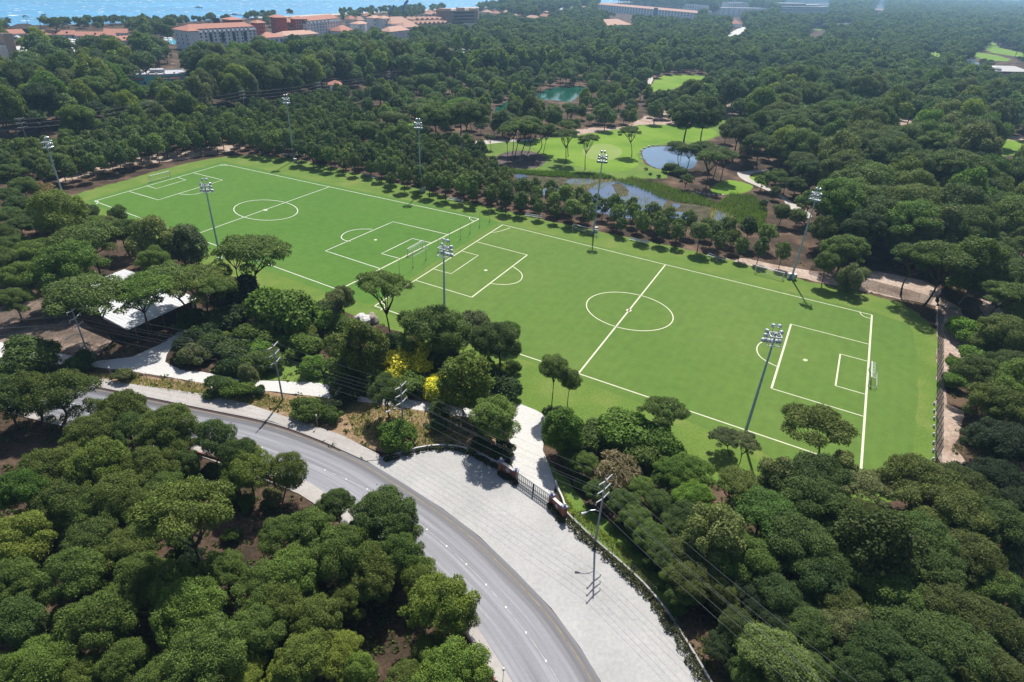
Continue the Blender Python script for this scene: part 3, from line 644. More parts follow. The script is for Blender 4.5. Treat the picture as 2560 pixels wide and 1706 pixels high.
def tree_meshes(kind, seed, detail):
    """returns (crown mesh, trunk mesh, joined mesh) of one variant"""
    rg = np.random.default_rng(seed); D = detail; leaf = 'pine_needles'; bark = 'bark'
    if kind == 'umbrella_pine':
        L = dome_lobes(rg, 84, .80, (.13, .21), .9, .09, 1.0, .22); V, Fq = tufts(rg, L, int(50000*D), .031/math.sqrt(D)**.9, jit=.75, aspect=2.6); tr = trunk_np(rg, .045, 6, .62)
    elif kind == 'flat_pine':
        L = dome_lobes(rg, 50, .46, (.13, .23), .62, .11, 1.0, .15); V, Fq = tufts(rg, L, int(26000*D), .036/math.sqrt(D)**.9, jit=.75, aspect=2.6, low=-.3); tr = trunk_np(rg, .036, 7, .72, .10, zf=.60)
    elif kind == 'round_pine':
        L = egg_lobes(rg, 56, .74, (.17, .28), .1); V, Fq = tufts(rg, L, int(34000*D), .038/math.sqrt(D)**.9, jit=.75, aspect=2.6); tr = trunk_np(rg, .04, 5, .5)
    elif kind == 'young_pine':
        L = egg_lobes(rg, 34, .86, (.2, .32), .35); V, Fq = tufts(rg, L, int(6500*D), .085/math.sqrt(D)**.8, jit=.75, aspect=2.4); tr = trunk_np(rg, .045, 3, .3, .03, zf=.95, sub=False)
    elif kind == 'broadleaf_tree':
        L = egg_lobes(rg, 34, 1.15, (.20, .36), .25, .22, 1.15); V, Fq = tufts(rg, L, int(14000*D), .066/math.sqrt(D)**.9, jit=.85, aspect=1.7, low=-.7); tr = trunk_np(rg, .045, 5, .4, .06, zf=.8); leaf = 'leaves'; bark = 'grey_bark'
    elif kind == 'shrub':
        L = dome_lobes(rg, 22, .62, (.24, .38), .9, .14, 1.0, .3); V, Fq = tufts(rg, L, int(8000*D), .078/math.sqrt(D)**.9, jit=.75, aspect=1.5, low=-.8); tr = trunk_np(rg, .04, 5, .5, zf=.5); leaf = 'leaves'; bark = 'grey_bark'
    elif kind == 'flowering_shrub':
        L = dome_lobes(rg, 24, .62, (.24, .38), .9, .16, 1.0, .3); V, Fq = tufts(rg, L, int(8000*D), .085/math.sqrt(D)**.9, jit=.75, aspect=1.5, low=-.8); tr = trunk_np(rg, .04, 5, .5, zf=.5); leaf = 'yellow_blossom'; bark = 'grey_bark'
    elif kind == 'bare_tree':
        L = dome_lobes(rg, 20, .5, (.25, .4), .9, .2, 1.0, .3); V, Fq = tufts(rg, L, int(2600*D), .085/math.sqrt(D)**.9, jit=1.2, aspect=6, low=-.8); tr = trunk_np(rg, .04, 9, .8, .06, zf=.5); bark = 'grey_bark'
    nm = kind
    crown = np_mesh(nm+'_crown', V, [Fq], [leaf])
    tv, tf = tr; t3 = [f for f in tf if len(f) == 3]
    q4 = [f for f in tf if len(f) == 4]; others = [f for f in tf if len(f) > 4]
    tq = q4; tt = []
    for f in others: tt += [(f[0], f[i], f[i+1]) for i in range(1, len(f)-1)]
    trunk = np_mesh(nm+'_trunk', tv, [np.array(tq), np.array(tt)] if tt else [np.array(tq)], [bark])
    zc = {'umbrella_pine': 1.25, 'flat_pine': 1.55, 'round_pine': 1.55, 'young_pine': 1.75, 'broadleaf_tree': 1.75, 'shrub': .62, 'flowering_shrub': .62, 'bare_tree': 1.2}[kind]
    JV = np.concatenate([V+np.array([0, 0, zc]), tv*np.array([1, 1, zc])])
    JF = [np.concatenate([Fq, np.array(tq)+len(V)])] + ([np.array(tt)+len(V)] if tt else [])
    mi = np.concatenate([np.zeros(len(Fq)), np.ones(len(tq)), np.ones(len(tt))])
    joined = np_mesh(nm, JV, JF, [leaf, bark], mi)
    return crown, trunk, joined, zc
HALF = {'umbrella_pine': .85, 'flat_pine': .5, 'round_pine': .85, 'young_pine': 1.0, 'broadleaf_tree': 1.3, 'shrub': .62, 'flowering_shrub': .62, 'bare_tree': .6}
NEAR = {}; FARP = {}
for kd, nv in (('umbrella_pine', 8), ('flat_pine', 5), ('round_pine', 4), ('young_pine', 4), ('broadleaf_tree', 4), ('shrub', 3), ('flowering_shrub', 1), ('bare_tree', 1)):
    NEAR[kd] = [tree_meshes(kd, 100+17*i+len(kd), 1.0) for i in range(nv)]
    if kd in ('umbrella_pine', 'round_pine', 'young_pine', 'broadleaf_tree'):
        FARP[kd] = [tree_meshes(kd, 500+17*i+len(kd), .16 if kd != 'young_pine' else .35) for i in range(3)]
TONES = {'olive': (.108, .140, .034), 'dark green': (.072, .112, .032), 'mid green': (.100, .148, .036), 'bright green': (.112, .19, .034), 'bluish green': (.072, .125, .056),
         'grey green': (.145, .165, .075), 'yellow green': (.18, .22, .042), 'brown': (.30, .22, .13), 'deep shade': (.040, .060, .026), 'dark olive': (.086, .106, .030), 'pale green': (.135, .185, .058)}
TREES = []      # dicts: kind, x, y, R, zc (crown-centre height), tone, zone
def depth_at(P): return float((np.asarray(P)-CAM) @ FW)
def add_tree(kind, cx, cy, wpx, tone, zone, base=None, ratio=None):
    """place a tree from its crown centre and crown width in the photograph (and its foot, where that shows)"""
    zc0 = {k: v[0][3] for k, v in NEAR.items()}[kind] if ratio is None else ratio
    if base is not None:
        P = G(*base); rad = wpx/F_*depth_at(P)/2
        zs = np.linspace(0.3, 30, 300); q = proj(np.stack([np.full(300, P[0]), np.full(300, P[1]), zs], 1))
        zc = float(zs[np.argmin(np.hypot(q[:, 0]-cx, q[:, 1]-cy))])
        # lean the crown toward the pictured centre
        Q = G(cx, cy, zc); off = (Q-P)[:2]; 
        TREES.append(dict(kind=kind, x=P[0], y=P[1], R=rad, zc=zc, tone=tone, zone=zone, man=True, off=np.clip(off, -rad*.5, rad*.5))); return
    P = G(cx, cy, 6.0)
    for _ in range(4):
        rad = wpx/F_*depth_at(P)/2; zc = zc0*rad; P = G(cx, cy, zc)
    TREES.append(dict(kind=kind, x=P[0], y=P[1], R=rad, zc=zc, tone=tone, zone=zone, man=True, off=np.zeros(2)))
U, FLT, RP, BL, SH, FS, BT, YP = 'umbrella_pine', 'flat_pine', 'round_pine', 'broadleaf_tree', 'shrub', 'flowering_shrub', 'bare_tree', 'young_pine'
# --- wood below the road
ZA = 'in wood below road'
for x, y, wd, tn in ((10, 1000, 150, 'dark green'), (75, 985, 140, 'olive'), (310, 1036, 140, 'olive'), (420, 1074, 150, 'olive'), (330, 1085, 130, 'mid green'), (235, 1090, 140, 'olive'), (440, 1120, 110, 'olive'),
        (140, 1180, 150, 'olive'), (250, 1170, 160, 'olive'), (375, 1175, 130, 'olive'), (60, 1235, 150, 'bright green'), (170, 1262, 140, 'olive'), (300, 1245, 150, 'olive'), (355, 1275, 120, 'olive'), (400, 1235, 120, 'mid green'), (210, 1285, 120, 'mid green'),
        (30, 1360, 170, 'yellow green'), (230, 1365, 150, 'olive'), (320, 1385, 150, 'olive'), (350, 1440, 140, 'mid green'), (190, 1450, 170, 'mid green'), (270, 1400, 120, 'bright green'),
        (30, 1460, 150, 'mid green'), (80, 1500, 110, 'mid green'), (430, 1475, 150, 'bright green'), (480, 1535, 200, 'bright green'), (250, 1560, 190, 'mid green'), (310, 1660, 140, 'mid green'), (30, 1570, 170, 'mid green'), (110, 1670, 170, 'mid green'), (200, 1690, 130, 'olive'),
        (520, 1650, 210, 'mid green'), (640, 1590, 160, 'mid green'), (660, 1480, 150, 'bright green'), (740, 1440, 160, 'mid green'), (700, 1520, 150, 'olive'), (610, 1700, 120, 'yellow green'), (420, 1700, 150, 'mid green'), (20, 1690, 120, 'mid green'),
        (780, 1340, 160, 'mid green'), (840, 1270, 110, 'dark green'), (700, 1345, 120, 'bright green'), (860, 1390, 170, 'mid green'), (960, 1300, 170, 'dark green'), (910, 1340, 120, 'dark green'), (1000, 1395, 150, 'dark green'), (940, 1430, 150, 'olive'), (1040, 1440, 120, 'olive'),
        (1100, 1520, 190, 'olive'), (1150, 1530, 90, 'olive'), (870, 1500, 110, 'olive'), (790, 1560, 150, 'olive'), (850, 1640, 120, 'yellow green'), (760, 1650, 170, 'olive'), (1075, 1640, 110, 'olive'), (1130, 1690, 190, 'mid green'), (900, 1680, 100, 'bright green'), (1020, 1700, 110, 'olive'),
        (720, 1690, 120, 'yellow green'), (560, 1430, 120, 'mid green'), (1010, 1330, 90, 'dark green')):
    add_tree(U if wd > 100 else RP, x, y, wd*1.0, 'mid green' if tn == 'bright green' and x > 100 and x < 1000 else tn, ZA)
add_tree(FLT, 455, 1290, 215, 'olive', ZA, base=(518, 1462)); add_tree(U, 150, 1000, 170, 'olive', ZA, base=(158, 1062))
add_tree(RP, 543, 1095, 100, 'dark green', ZA, base=(538, 1170)); add_tree(U, 620, 1172, 125, 'olive', ZA, base=(637, 1250)); add_tree(RP, 718, 1178, 105, 'olive', ZA, base=(706, 1255))
add_tree(U, 600, 1140, 100, 'dark green', ZA, base=(590, 1240))
# --- strip between the service road and the pitches
ZB = 'between service road and pitches'
add_tree(FLT, *z4(625, 468), 500/K, 'mid green', ZB, base=z4(785, 780)); add_tree(FLT, *z4(960, 438), 410/K, 'bright green', ZB, base=z4(1030, 770)); add_tree(FLT, *z4(1200, 378), 440/K, 'mid green', ZB, base=z4(1255, 640))
add_tree(FLT, *z4(1420, 378), 440/K, 'olive', ZB, base=z4(1440, 640)); add_tree(FLT, *z4(1500, 410), 250/K, 'mid green', ZB, base=z4(1520, 690)); add_tree(FLT, *z4(1760, 175), 430/K, 'mid green', ZB, base=z4(1815, 480)); add_tree(FLT, *z4(1600, 170), 260/K, 'mid green', ZB, base=z4(1650, 420))
add_tree(BL, *z4(1080, 110), 270/K, 'grey green', ZB, base=z4(1100, 270)); add_tree(BL, *z4(1300, 130), 230/K, 'grey green', ZB, base=z4(1320, 290)); add_tree(FLT, *z4(600, 90), 460/K, 'mid green', ZB, base=z4(690, 330)); add_tree(U, *z4(460, 280), 440/K, 'bright green', ZB); add_tree(U, *z4(90, 510), 260/K, 'mid green', ZB)
add_tree(U, *z4(120, 330), 240/K, 'mid green', ZB); add_tree(U, *z4(250, 180), 260/K, 'mid green', ZB); add_tree(U, *z4(80, 150), 260/K, 'dark green', ZB); add_tree(U, *z4(850, 40), 260/K, 'mid green', ZB); add_tree(SH, *z4(400, 550), 200/K, 'dark green', ZB)
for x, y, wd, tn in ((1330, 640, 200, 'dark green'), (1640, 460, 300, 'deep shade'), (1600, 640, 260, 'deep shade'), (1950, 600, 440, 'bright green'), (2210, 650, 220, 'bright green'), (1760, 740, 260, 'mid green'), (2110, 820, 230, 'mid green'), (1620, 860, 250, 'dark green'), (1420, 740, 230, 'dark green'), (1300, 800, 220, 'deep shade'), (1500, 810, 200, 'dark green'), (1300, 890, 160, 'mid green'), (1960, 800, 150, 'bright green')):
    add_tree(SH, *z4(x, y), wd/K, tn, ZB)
ZV = 'on roadside verge'
for x, y, wd, tn in ((200, 900, 340, 'dark green'), (560, 930, 190, 'dark green'), (850, 1022, 130, 'grey green'), (1520, 1095, 190, 'mid green'), (1660, 1120, 190, 'mid green'), (1790, 1130, 90, 'dark green'), (2120, 1255, 190, 'mid green'), (2270, 1290, 140, 'dark green'), (2290, 1230, 150, 'deep shade')):
    add_tree(SH, *z4(x, y), wd/K, tn, ZV)
add_tree(BL, *z4(1712, 1025), 130/K, 'grey green', ZV, base=z4(1725, 1105)); add_tree(BT, *z4(2312, 480), 130/K, 'grey green', ZB, base=z4(2330, 690)); add_tree(BL, *z5(20, 480), 130/K, 'grey green', ZB, base=z5(20, 640))
add_tree(FLT, *z5(268, 405), 340/K, 'mid green', ZB, base=z5(350, 812)); add_tree(U, *z5(640, 715), 450/K, 'mid green', ZB, base=z5(650, 930)); add_tree(U, *z5(1065, 800), 390/K, 'dark green', ZB, base=z5(1075, 1010)); add_tree(U, *z5(1150, 720), 190/K, 'bright green', ZB)
for kd, x, y, wd, tn in ((BL, 150, 830, 330, 'olive'), (SH, 60, 950, 260, 'dark green'), (FS, 490, 920, 300, 'yellow green'), (FS, 700, 1130, 230, 'yellow green'), (FS, 400, 1010, 200, 'yellow green'), (FS, 340, 930, 190, 'yellow green'), (FS, 665, 1085, 190, 'yellow green'), (BL, 850, 1060, 330, 'yellow green'), (FS, 820, 1120, 180, 'yellow green'), (SH, 1120, 1100, 240, 'dark green'), (SH, 950, 1100, 200, 'olive'), (SH, 470, 1090, 220, 'mid green'), (SH, 640, 920, 200, 'dark green'), (SH, 30, 1130, 200, 'deep shade'), (SH, 10, 680, 200, 'mid green'), (SH, 1000, 960, 160, 'dark green'), (SH, 780, 930, 160, 'dark green'), (SH, 1180, 960, 120, 'mid green'), (SH, 340, 1090, 90, 'bright green'), (SH, 560, 1020, 120, 'grey green')):
    add_tree(kd, *z5(x, y), wd/K, tn, ZB)
ZG = 'by gate and forecourt'
add_tree(SH, *z5(665, 1260), 130/K, 'dark green', ZV); add_tree(SH, *z5(665, 1370), 130/K, 'dark green', ZV); add_tree(SH, *z5(375, 1440), 250/K, 'bright green', ZG); add_tree(RP, *z5(1055, 1320), 330/K, 'mid green', ZG, base=z5(1070, 1530)); add_tree(SH, *z5(960, 1350), 120/K, 'dark green', ZG)
add_tree(SH, *z5(1120, 1530), 150/K, 'deep shade', ZG); add_tree(SH, *z5(970, 1500), 170/K, 'deep shade', ZG)
ZP = 'along nearest touchline'
add_tree(RP, *z5(1475, 965), 185/K, 'mid green', ZP, base=z5(1448, 1255)); add_tree(RP, *z5(1580, 1050), 155/K, 'mid green', ZP, base=z5(1557, 1275)); add_tree(SH, *z5(1465, 1285), 130/K, 'dark green', ZP); add_tree(FLT, *z5(2225, 1265), 300/K, 'mid green', ZP, base=z5(2235, 1450))
add_tree(FLT, *z6(290, 1450), 240/K, 'grey green', ZP, base=z6(335, 1567)); add_tree(FLT, *z6(445, 1480), 190/K, 'grey green', ZP, base=z9(350, 110)); add_tree(FLT, *z6(935, 1390), 500/K, 'olive', ZP, base=z9(910, 75)); add_tree(SH, *z9(1110, 40), 170/K, 'grey green', ZP)
# --- wood right of the gate
ZC = 'in wood right of gate'
for kd, x, y, wd, tn in ((BL, 1530, 1400, 270, 'bright green'), (SH, 1760, 1440, 260, 'mid green'), (SH, 1960, 1420, 420, 'bright green'), (SH, 2180, 1480, 320, 'bright green'), (SH, 1580, 1520, 200, 'grey green'), (SH, 2060, 1560, 320, 'mid green')):
    add_tree(kd, *z5(x, y), wd/K, tn, ZC)
for kd, x, y, wd, tn in ((U, 60, 120, 260, 'bright green'), (U, -80, 130, 240, 'bright green'), (U, 70, 300, 240, 'bright green'), (U, 20, 430, 240, 'mid green'), (BL, 215, 560, 330, 'grey green'), (U, 80, 690, 280, 'olive'), (U, 60, 860, 280, 'olive'), (BL, 650, 180, 250, 'grey green'), (U, 860, 170, 420, 'mid green'), (U, 880, 330, 420, 'mid green'), (U, 780, 400, 260, 'olive'), (U, 1080, 420, 330, 'mid green'),
        (U, 560, 430, 430, 'bright green'), (U, 700, 500, 260, 'mid green'), (U, 1660, 200, 400, 'olive'), (U, 1900, 220, 360, 'olive'), (U, 1800, 380, 440, 'olive'), (U, 2120, 460, 380, 'mid green'), (U, 2230, 520, 260, 'mid green'), (U, 800, 640, 460, 'mid green'), (U, 420, 690, 380, 'dark green'), (RP, 280, 965, 200, 'olive'), (RP, 650, 960, 280, 'mid green'), (RP, 375, 1190, 235, 'olive'),
        (BL, 1330, 640, 430, 'olive'), (U, 1600, 600, 420, 'mid green'), (U, 1050, 580, 320, 'mid green'), (U, 1230, 430, 260, 'olive'), (U, 900, 830, 400, 'mid green'), (U, 1150, 800, 380, 'dark green'), (U, 1080, 1050, 340, 'olive'), (U, 1130, 1180, 340, 'grey green'), (U, 1400, 880, 420, 'dark green'), (U, 1680, 790, 440, 'mid green'), (U, 1950, 690, 400, 'olive'), (U, 2080, 860, 330, 'mid green'), (U, 2290, 720, 220, 'bluish green'),
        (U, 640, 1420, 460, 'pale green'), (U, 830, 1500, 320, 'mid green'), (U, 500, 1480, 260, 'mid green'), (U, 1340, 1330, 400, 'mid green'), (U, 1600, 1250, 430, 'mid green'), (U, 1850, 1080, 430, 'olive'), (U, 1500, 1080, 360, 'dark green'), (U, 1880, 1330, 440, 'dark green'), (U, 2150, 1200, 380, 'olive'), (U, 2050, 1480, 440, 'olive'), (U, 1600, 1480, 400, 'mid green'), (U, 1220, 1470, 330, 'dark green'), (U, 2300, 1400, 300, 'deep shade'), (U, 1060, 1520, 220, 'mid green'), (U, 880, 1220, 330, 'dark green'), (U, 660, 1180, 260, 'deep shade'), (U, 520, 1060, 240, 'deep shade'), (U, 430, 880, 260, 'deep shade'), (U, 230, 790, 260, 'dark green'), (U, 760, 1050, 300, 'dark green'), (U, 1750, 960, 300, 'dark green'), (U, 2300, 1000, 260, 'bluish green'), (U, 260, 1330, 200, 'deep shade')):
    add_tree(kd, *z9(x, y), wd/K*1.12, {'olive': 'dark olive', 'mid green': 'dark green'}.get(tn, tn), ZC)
add_tree(FLT, *z9(1285, 225), 370/K, 'grey green', ZC, base=z9(1305, 400)); add_tree(FLT, *z9(375, 200), 300/K, 'olive', ZC, base=z9(270, 440)); add_tree(BT, *z8(1880, 110), 280/K, 'brown', ZC)
# --- beyond the right-hand fence
ZD = 'beyond right hand fence'
for kd, x, y, wd, tn in ((U, 2270, 960, 280, 'olive'), (U, 2180, 1230, 420, 'olive'), (U, 2240, 740, 330, 'olive'), (SH, 1930, 700, 230, 'bright green'), (SH, 1890, 960, 180, 'bright green'), (SH, 2030, 900, 200, 'bright green'), (SH, 1870, 1060, 160, 'bright green'), (SH, 2080, 820, 220, 'mid green'), (U, 2240, 330, 360, 'mid green'), (U, 2150, 210, 280, 'mid green'), (U, 1900, 230, 330, 'mid green'), (U, 2330, 560, 250, 'mid green'), (U, 2250, 1500, 420, 'deep shade'), (U, 2330, 1130, 200, 'olive'),(U, 2090, 1490, 300, 'deep shade')):
    add_tree(kd, *z6(x, y), wd/K, tn, ZD)
add_tree(FLT, *z6(1650, 210), 330/K, 'mid green', ZD, base=z6(1505, 470)); add_tree(FLT, *z6(1800, 230), 420/K, 'mid green', ZD, base=z6(1660, 545)); add_tree(FLT, *z6(2240, 460), 330/K, 'mid green', ZD, base=z6(2095, 660)); add_tree(U, *z6(1120, 160), 300/K, 'mid green', ZD)
ZR = 'at far right pitch corner'
add_tree(RP, *z6(1000, 240), 150/K, 'mid green', ZR, base=z6(958, 405)); add_tree(BL, *z6(1150, 345), 160/K, 'grey green', ZR, base=z6(1125, 450)); add_tree(U, *z9(2180, 160), 330/K, 'deep shade', ZD); add_tree(U, *z9(2300, 330), 300/K, 'deep shade', ZD)
# --- pines on the golf course
ZF = 'on golf course'
for cx, cy, wd, bx, by in ((1140, 900, 130, 1150, 1110), (1240, 880, 190, 1190, 1100), (1270, 850, 200, 1240, 1060), (1320, 910, 160, 1270, 1090), (1390, 895, 170, 1350, 1060), (1180, 880, 160, 1180, 1060), (1430, 900, 120, 1395, 1050), (1550, 930, 165, 1550, 1125), (1555, 870, 140, 1565, 1080), (1700, 965, 145, 1682, 1170), (1990, 910, 155, 2002, 1080), (1020, 950, 80, 1030, 1035), (2320, 1020, 160, 2330, 1150)):
    add_tree(FLT, *z2(cx, cy), wd/K, 'mid green', ZF, base=z2(bx, by))
for cx, cy, wd, bx, by in ((50, 1030, 150, 25, 1175), (150, 1010, 150, 170, 1180), (200, 1090, 200, 160, 1300), (290, 1080, 200, 260, 1250), (230, 1050, 180, 210, 1230), (540, 1000, 260, 515, 1170), (410, 930, 180, 400, 1060), (275, 895, 110, 290, 990), (400, 820, 90, 400, 880), (480, 830, 80, 480, 890), (120, 790, 60, 118, 860)):
    add_tree(FLT if wd > 140 else RP, *z3(cx, cy), wd/K, 'mid green', ZF, base=z3(bx, by))
for cx, cy, wd in ((30, 1240, 110), (550, 1250, 110), (640, 1230, 150), (720, 1270, 130), (790, 1280, 140), (640, 1320, 80), (690, 1460, 130), (800, 1490, 120), (560, 1400, 60), (660, 1200, 110)):
    add_tree(RP if cy > 1300 else U, *z3(cx, cy), wd/K, 'mid green', ZF)
for cx, cy, wd in ((2280, 1160, 110), (2340, 1190, 90), (2190, 1215, 30), (2100, 1165, 26), (2130, 1200, 22), (1850, 1220, 30)):
    add_tree(SH, *z2(cx, cy), wd/K, 'mid green', ZF)
for x, y, wd, bx, by in ((370, 830, 240, 340, 970), (160, 890, 180, 130, 1030), (430, 920, 160, 440, 1030), (540, 760, 200, 555, 900), (600, 760, 130, 605, 880)):
    add_tree(FLT if wd > 170 else RP, *z2(x, y), wd/K, 'mid green', 'behind plantation rows', base=z2(bx, by))
for x, y, wd, tn in ((1680, 60, 220, 'mid green'), (1770, 250, 200, 'dark green'), (1960, 330, 220, 'dark green'), (2030, 450, 220, 'mid green'), (2130, 560, 230, 'dark green'), (2220, 690, 240, 'dark green'), (2310, 820, 230, 'mid green'), (2180, 330, 220, 'dark green'), (2310, 480, 240, 'dark green'), (2060, 230, 220, 'mid green'), (2240, 180, 200, 'mid green'), (2350, 960, 220, 'dark green'), (1600, 20, 180, 'dark green')):
    add_tree(U, *z8(x, y), wd/K, tn, ZC)
for x, y, wd in ((1900, 500, 90), (2010, 620, 100), (2130, 760, 110), (2250, 900, 110), (2330, 1040, 110), (1660, 190, 110), (2000, 520, 120), (2120, 650, 130), (2240, 800, 130)):
    add_tree(SH, *z8(x, y), wd/K, 'dark green', ZC)
ZL = 'in wood left of pitch'
for kd, x, y, wd, tn in ((U, 60, 1200, 190, 'dark green'), (U, 160, 1290, 180, 'mid green'), (RP, 280, 1420, 150, 'mid green'), (U, 130, 1420, 190, 'dark green'), (U, 40, 1360, 180, 'mid green'), (BT, 285, 1300, 130, 'brown'), (U, 60, 1500, 190, 'dark green'), (U, 220, 1510, 190, 'mid green'), (RP, 330, 1470, 160, 'dark green'), (U, 470, 1510, 180, 'mid green'), (U, 580, 1480, 190, 'dark green'), (U, 660, 1550, 180, 'mid green'), (RP, 815, 1480, 130, 'mid green'), (RP, 1020, 1560, 120, 'mid green'), (U, 350, 1550, 170, 'dark green'), (U, 130, 1560, 180, 'mid green'), (U, 30, 1120, 170, 'dark green'), (U, 740, 1545, 150, 'grey green')):
    add_tree(kd, *z1(x, y), wd/K, tn, ZL)
_r = random.Random(3)
for i in range(46):
    if i < 26: x, y = z4(_r.uniform(1300, 2300), _r.uniform(560, 960))
    else: x, y = z5(_r.uniform(0, 1150), _r.uniform(640, 1130))
    add_tree(SH, x, y, _r.uniform(38, 75), _r.choice(['mid green', 'bright green', 'grey green', 'dark green', 'yellow green', 'bright green']), ZB)
ZT = 'below turquoise building'
for kd, x, y, wd, tn in ((BL, 900, 640, 140, 'bright green'), (U, 1000, 655, 150, 'mid green'), (BL, 1110, 630, 150, 'mid green'), (U, 1260, 610, 160, 'mid green'), (U, 800, 640, 150, 'dark green'), (BL, 1360, 640, 170, 'grey green'), (BL, 1170, 720, 160, 'yellow green'), (U, 1010, 750, 150, 'mid green'), (BL, 880, 730, 150, 'yellow green'), (U, 750, 710, 160, 'mid green'), (BL, 1290, 730, 150, 'mid green'), (U, 640, 760, 160, 'dark green'), (BL, 1080, 800, 130, 'grey green'), (BL, 940, 800, 130, 'mid green'), (U, 780, 790, 140, 'mid green'), (BL, 700, 600, 170, 'mid green'), (BL, 560, 680, 170, 'yellow green'), (BL, 1400, 780, 110, 'yellow green'), (U, 1330, 520, 110, 'mid green')):
    add_tree(kd, *z1(x, y), wd/K, tn, ZT)
for x, y, wd, tn in ((1300, 130, 190, 'dark green'), (1180, 230, 180, 'mid green'), (1580, 310, 170, 'dark green'), (1880, 300, 150, 'grey green'), (1700, 330, 150, 'mid green'), (1450, 110, 130, 'dark green'), (1250, 620, 170, 'dark green'), (1330, 700, 150, 'deep shade'), (1600, 560, 130, 'mid green')):
    add_tree(SH, *z7(x, y), wd/K, tn, ZA)
add_tree(RP, *z7(1290, 60), 210/K, 'dark green', ZA); add_tree(U, *z7(1640, 180), 230/K, 'mid green', ZA)
# ------------------------------------------------------------------ floodlight masts
def lamp_mesh():
    mb = MB(); mb.bar((0, -.30, 0), (0, .12, 0), .26, .44, 12); mb.bar((0, .12, 0), (0, .20, 0), .46, .46, 12); mb.ball((0, -.30, 0), .26, 10, 6)
    me = bpy.data.meshes.new('floodlight'); me.from_pydata(mb.v, [], mb.f); me.materials.append(MATS['lamp_shell']); return me
def lens_mesh():
    mb = MB(); mb.bar((0, .20, 0), (0, .225, 0), .41, .41, 12); me = bpy.data.meshes.new('lens'); me.from_pydata(mb.v, [], mb.f); me.materials.append(MATS['lamp_glass']); return me
LM, LN = lamp_mesh(), lens_mesh()
def mast(base, top, aim, label, h=None):
    P = G(*base)
    if h is None:
        zs = np.linspace(5, 40, 700); q = proj(np.stack([np.full(700, P[0]), np.full(700, P[1]), zs], 1)); h = float(zs[np.argmin(np.hypot(q[:, 0]-top[0], q[:, 1]-top[1]))])
    h -= 1.4
    a = G(*aim); rz = math.atan2(a[1]-P[1], a[0]-P[0])-math.pi/2
    t = empty('floodlight_mast', (P[0], P[1], 0), rz); tag(t, label, 'floodlight', 'floodlight masts around the two pitches')
    mb = MB(); mb.tube([(0, 0, 0), (0, 0, h*.35), (0, 0, h*.7), (0, 0, h)], [.34, .28, .22, .16], 12); mb.box((0, 0, .06), (1.1, 1.1, .12)); mb.build('pole', 'pole_steel', t)
    mb = MB()
    for z, wd in ((h-2.3, 1.15), (h-.4, 1.0)):
        for s in (-1, 1): mb.box((s*wd, 0, z), (.13, 2*wd, .13)); mb.box((0, s*wd, z), (2*wd, .13, .13))
        for k in range(3): mb.box(((k-1)*wd*.5, 0, z-.05), (.05, 2*wd, .04))
    for sx in (-1, 1):
        for sy in (-1, 1): mb.bar((sx*1.15, sy*1.15, h-2.3), (sx*1.0, sy*1.0, h-.4), .05, .05, 6)
    mb.build('platform', 'white_paint', t)
    mb = MB()
    for z, wd, y in ((h-2.6, 1.5, .9), (h-1.5, 1.3, .9), (h-.6, 1.3, .9)): mb.box((0, y, z), (2*wd, .12, .12))
    for s in (-1, 1): mb.bar((s*.55, .6, h-.4), (s*.55, .6, h+1.0), .05, .05, 6)
    mb.build('crossarm', 'galvanised', t)
    for x, y, z, yw in ((-.55, .6, h+1.1, .2), (.55, .6, h+1.1, -.2), (-1.3, .9, h-.3, .35), (1.3, .9, h-.3, -.35), (-.5, .9, h-.9, .1), (.5, .9, h-.9, -.1), (-1.3, .9, h-1.3, .4), (1.3, .9, h-1.3, -.4), (-1.5, .9, h-2.35, .5), (-1.0, .95, h-2.35, .2), (-.35, .95, h-2.35, .05), (.35, .95, h-2.35, -.05), (1.0, .95, h-2.35, -.2), (1.5, .9, h-2.35, -.5)):
        l = inst('floodlight', LM, t, (x, y+.25, z), (R(-32), 0, yw)); inst('lens', LN, l)
    return h
mast((162, 500), (117, 340), (640, 520), 'floodlight mast at the far left corner beside the dark pines')
mast((736, 402), (708, 237), (700, 500), 'tall floodlight mast behind far touchline with white box at its foot')
mast((1052, 480), (1046, 296), (950, 600), 'floodlight mast at far side between the two pitches, beside plantation pines')
mast((1484, 580), (1507, 376), (1480, 760), 'floodlight mast standing behind a spare goal on the far touchline')
mast((1978, 697), (2038, 466), (1850, 840), 'floodlight mast with two white cabinets at the far right corner')
mast((551, 645), (530, 444), (600, 520), 'floodlight mast on near touchline of the far green pitch')
mast((1112, 862), (1114, 601), (1300, 720), 'floodlight mast rising from behind a pine at the middle near touchline')
mast((1858, 1098), (1943, 816), (1800, 880), 'leaning looking near floodlight mast by the right penalty area')
def cabinet(px, label, w_=1.3, two=False):
    P = G(*px); t = empty('electric_cabinet', (P[0], P[1], 0), .5); tag(t, label, 'cabinet', 'white electric cabinets at the masts')
    MB().box((0, 0, .9), (w_, .9, 1.8)).build('body', 'white_paint', t); MB().box((0, 0, 1.85), (w_+.2, 1.1, .1)).build('lid', 'cap_stone', t)
    d = MB().box((0, -.47, .9), (w_*.8, .04, 1.5)).build('door', 'galvanised', t); MB().box((w_*.28, -.51, .95), (.06, .04, .25)).build('handle', 'dark_metal', d)
cabinet((739, 407), 'white cabinet at foot of the mast behind the far pitch'); cabinet((1060, 480), 'white cabinet at foot of the mast between the pitches')
cabinet((1489, 580), 'white cabinet beside the mast behind the spare goal'); cabinet(z6(733, 352), 'left white cabinet by the far right mast', 1.4); cabinet(z6(768, 358), 'right white cabinet by the far right mast', 1.2)

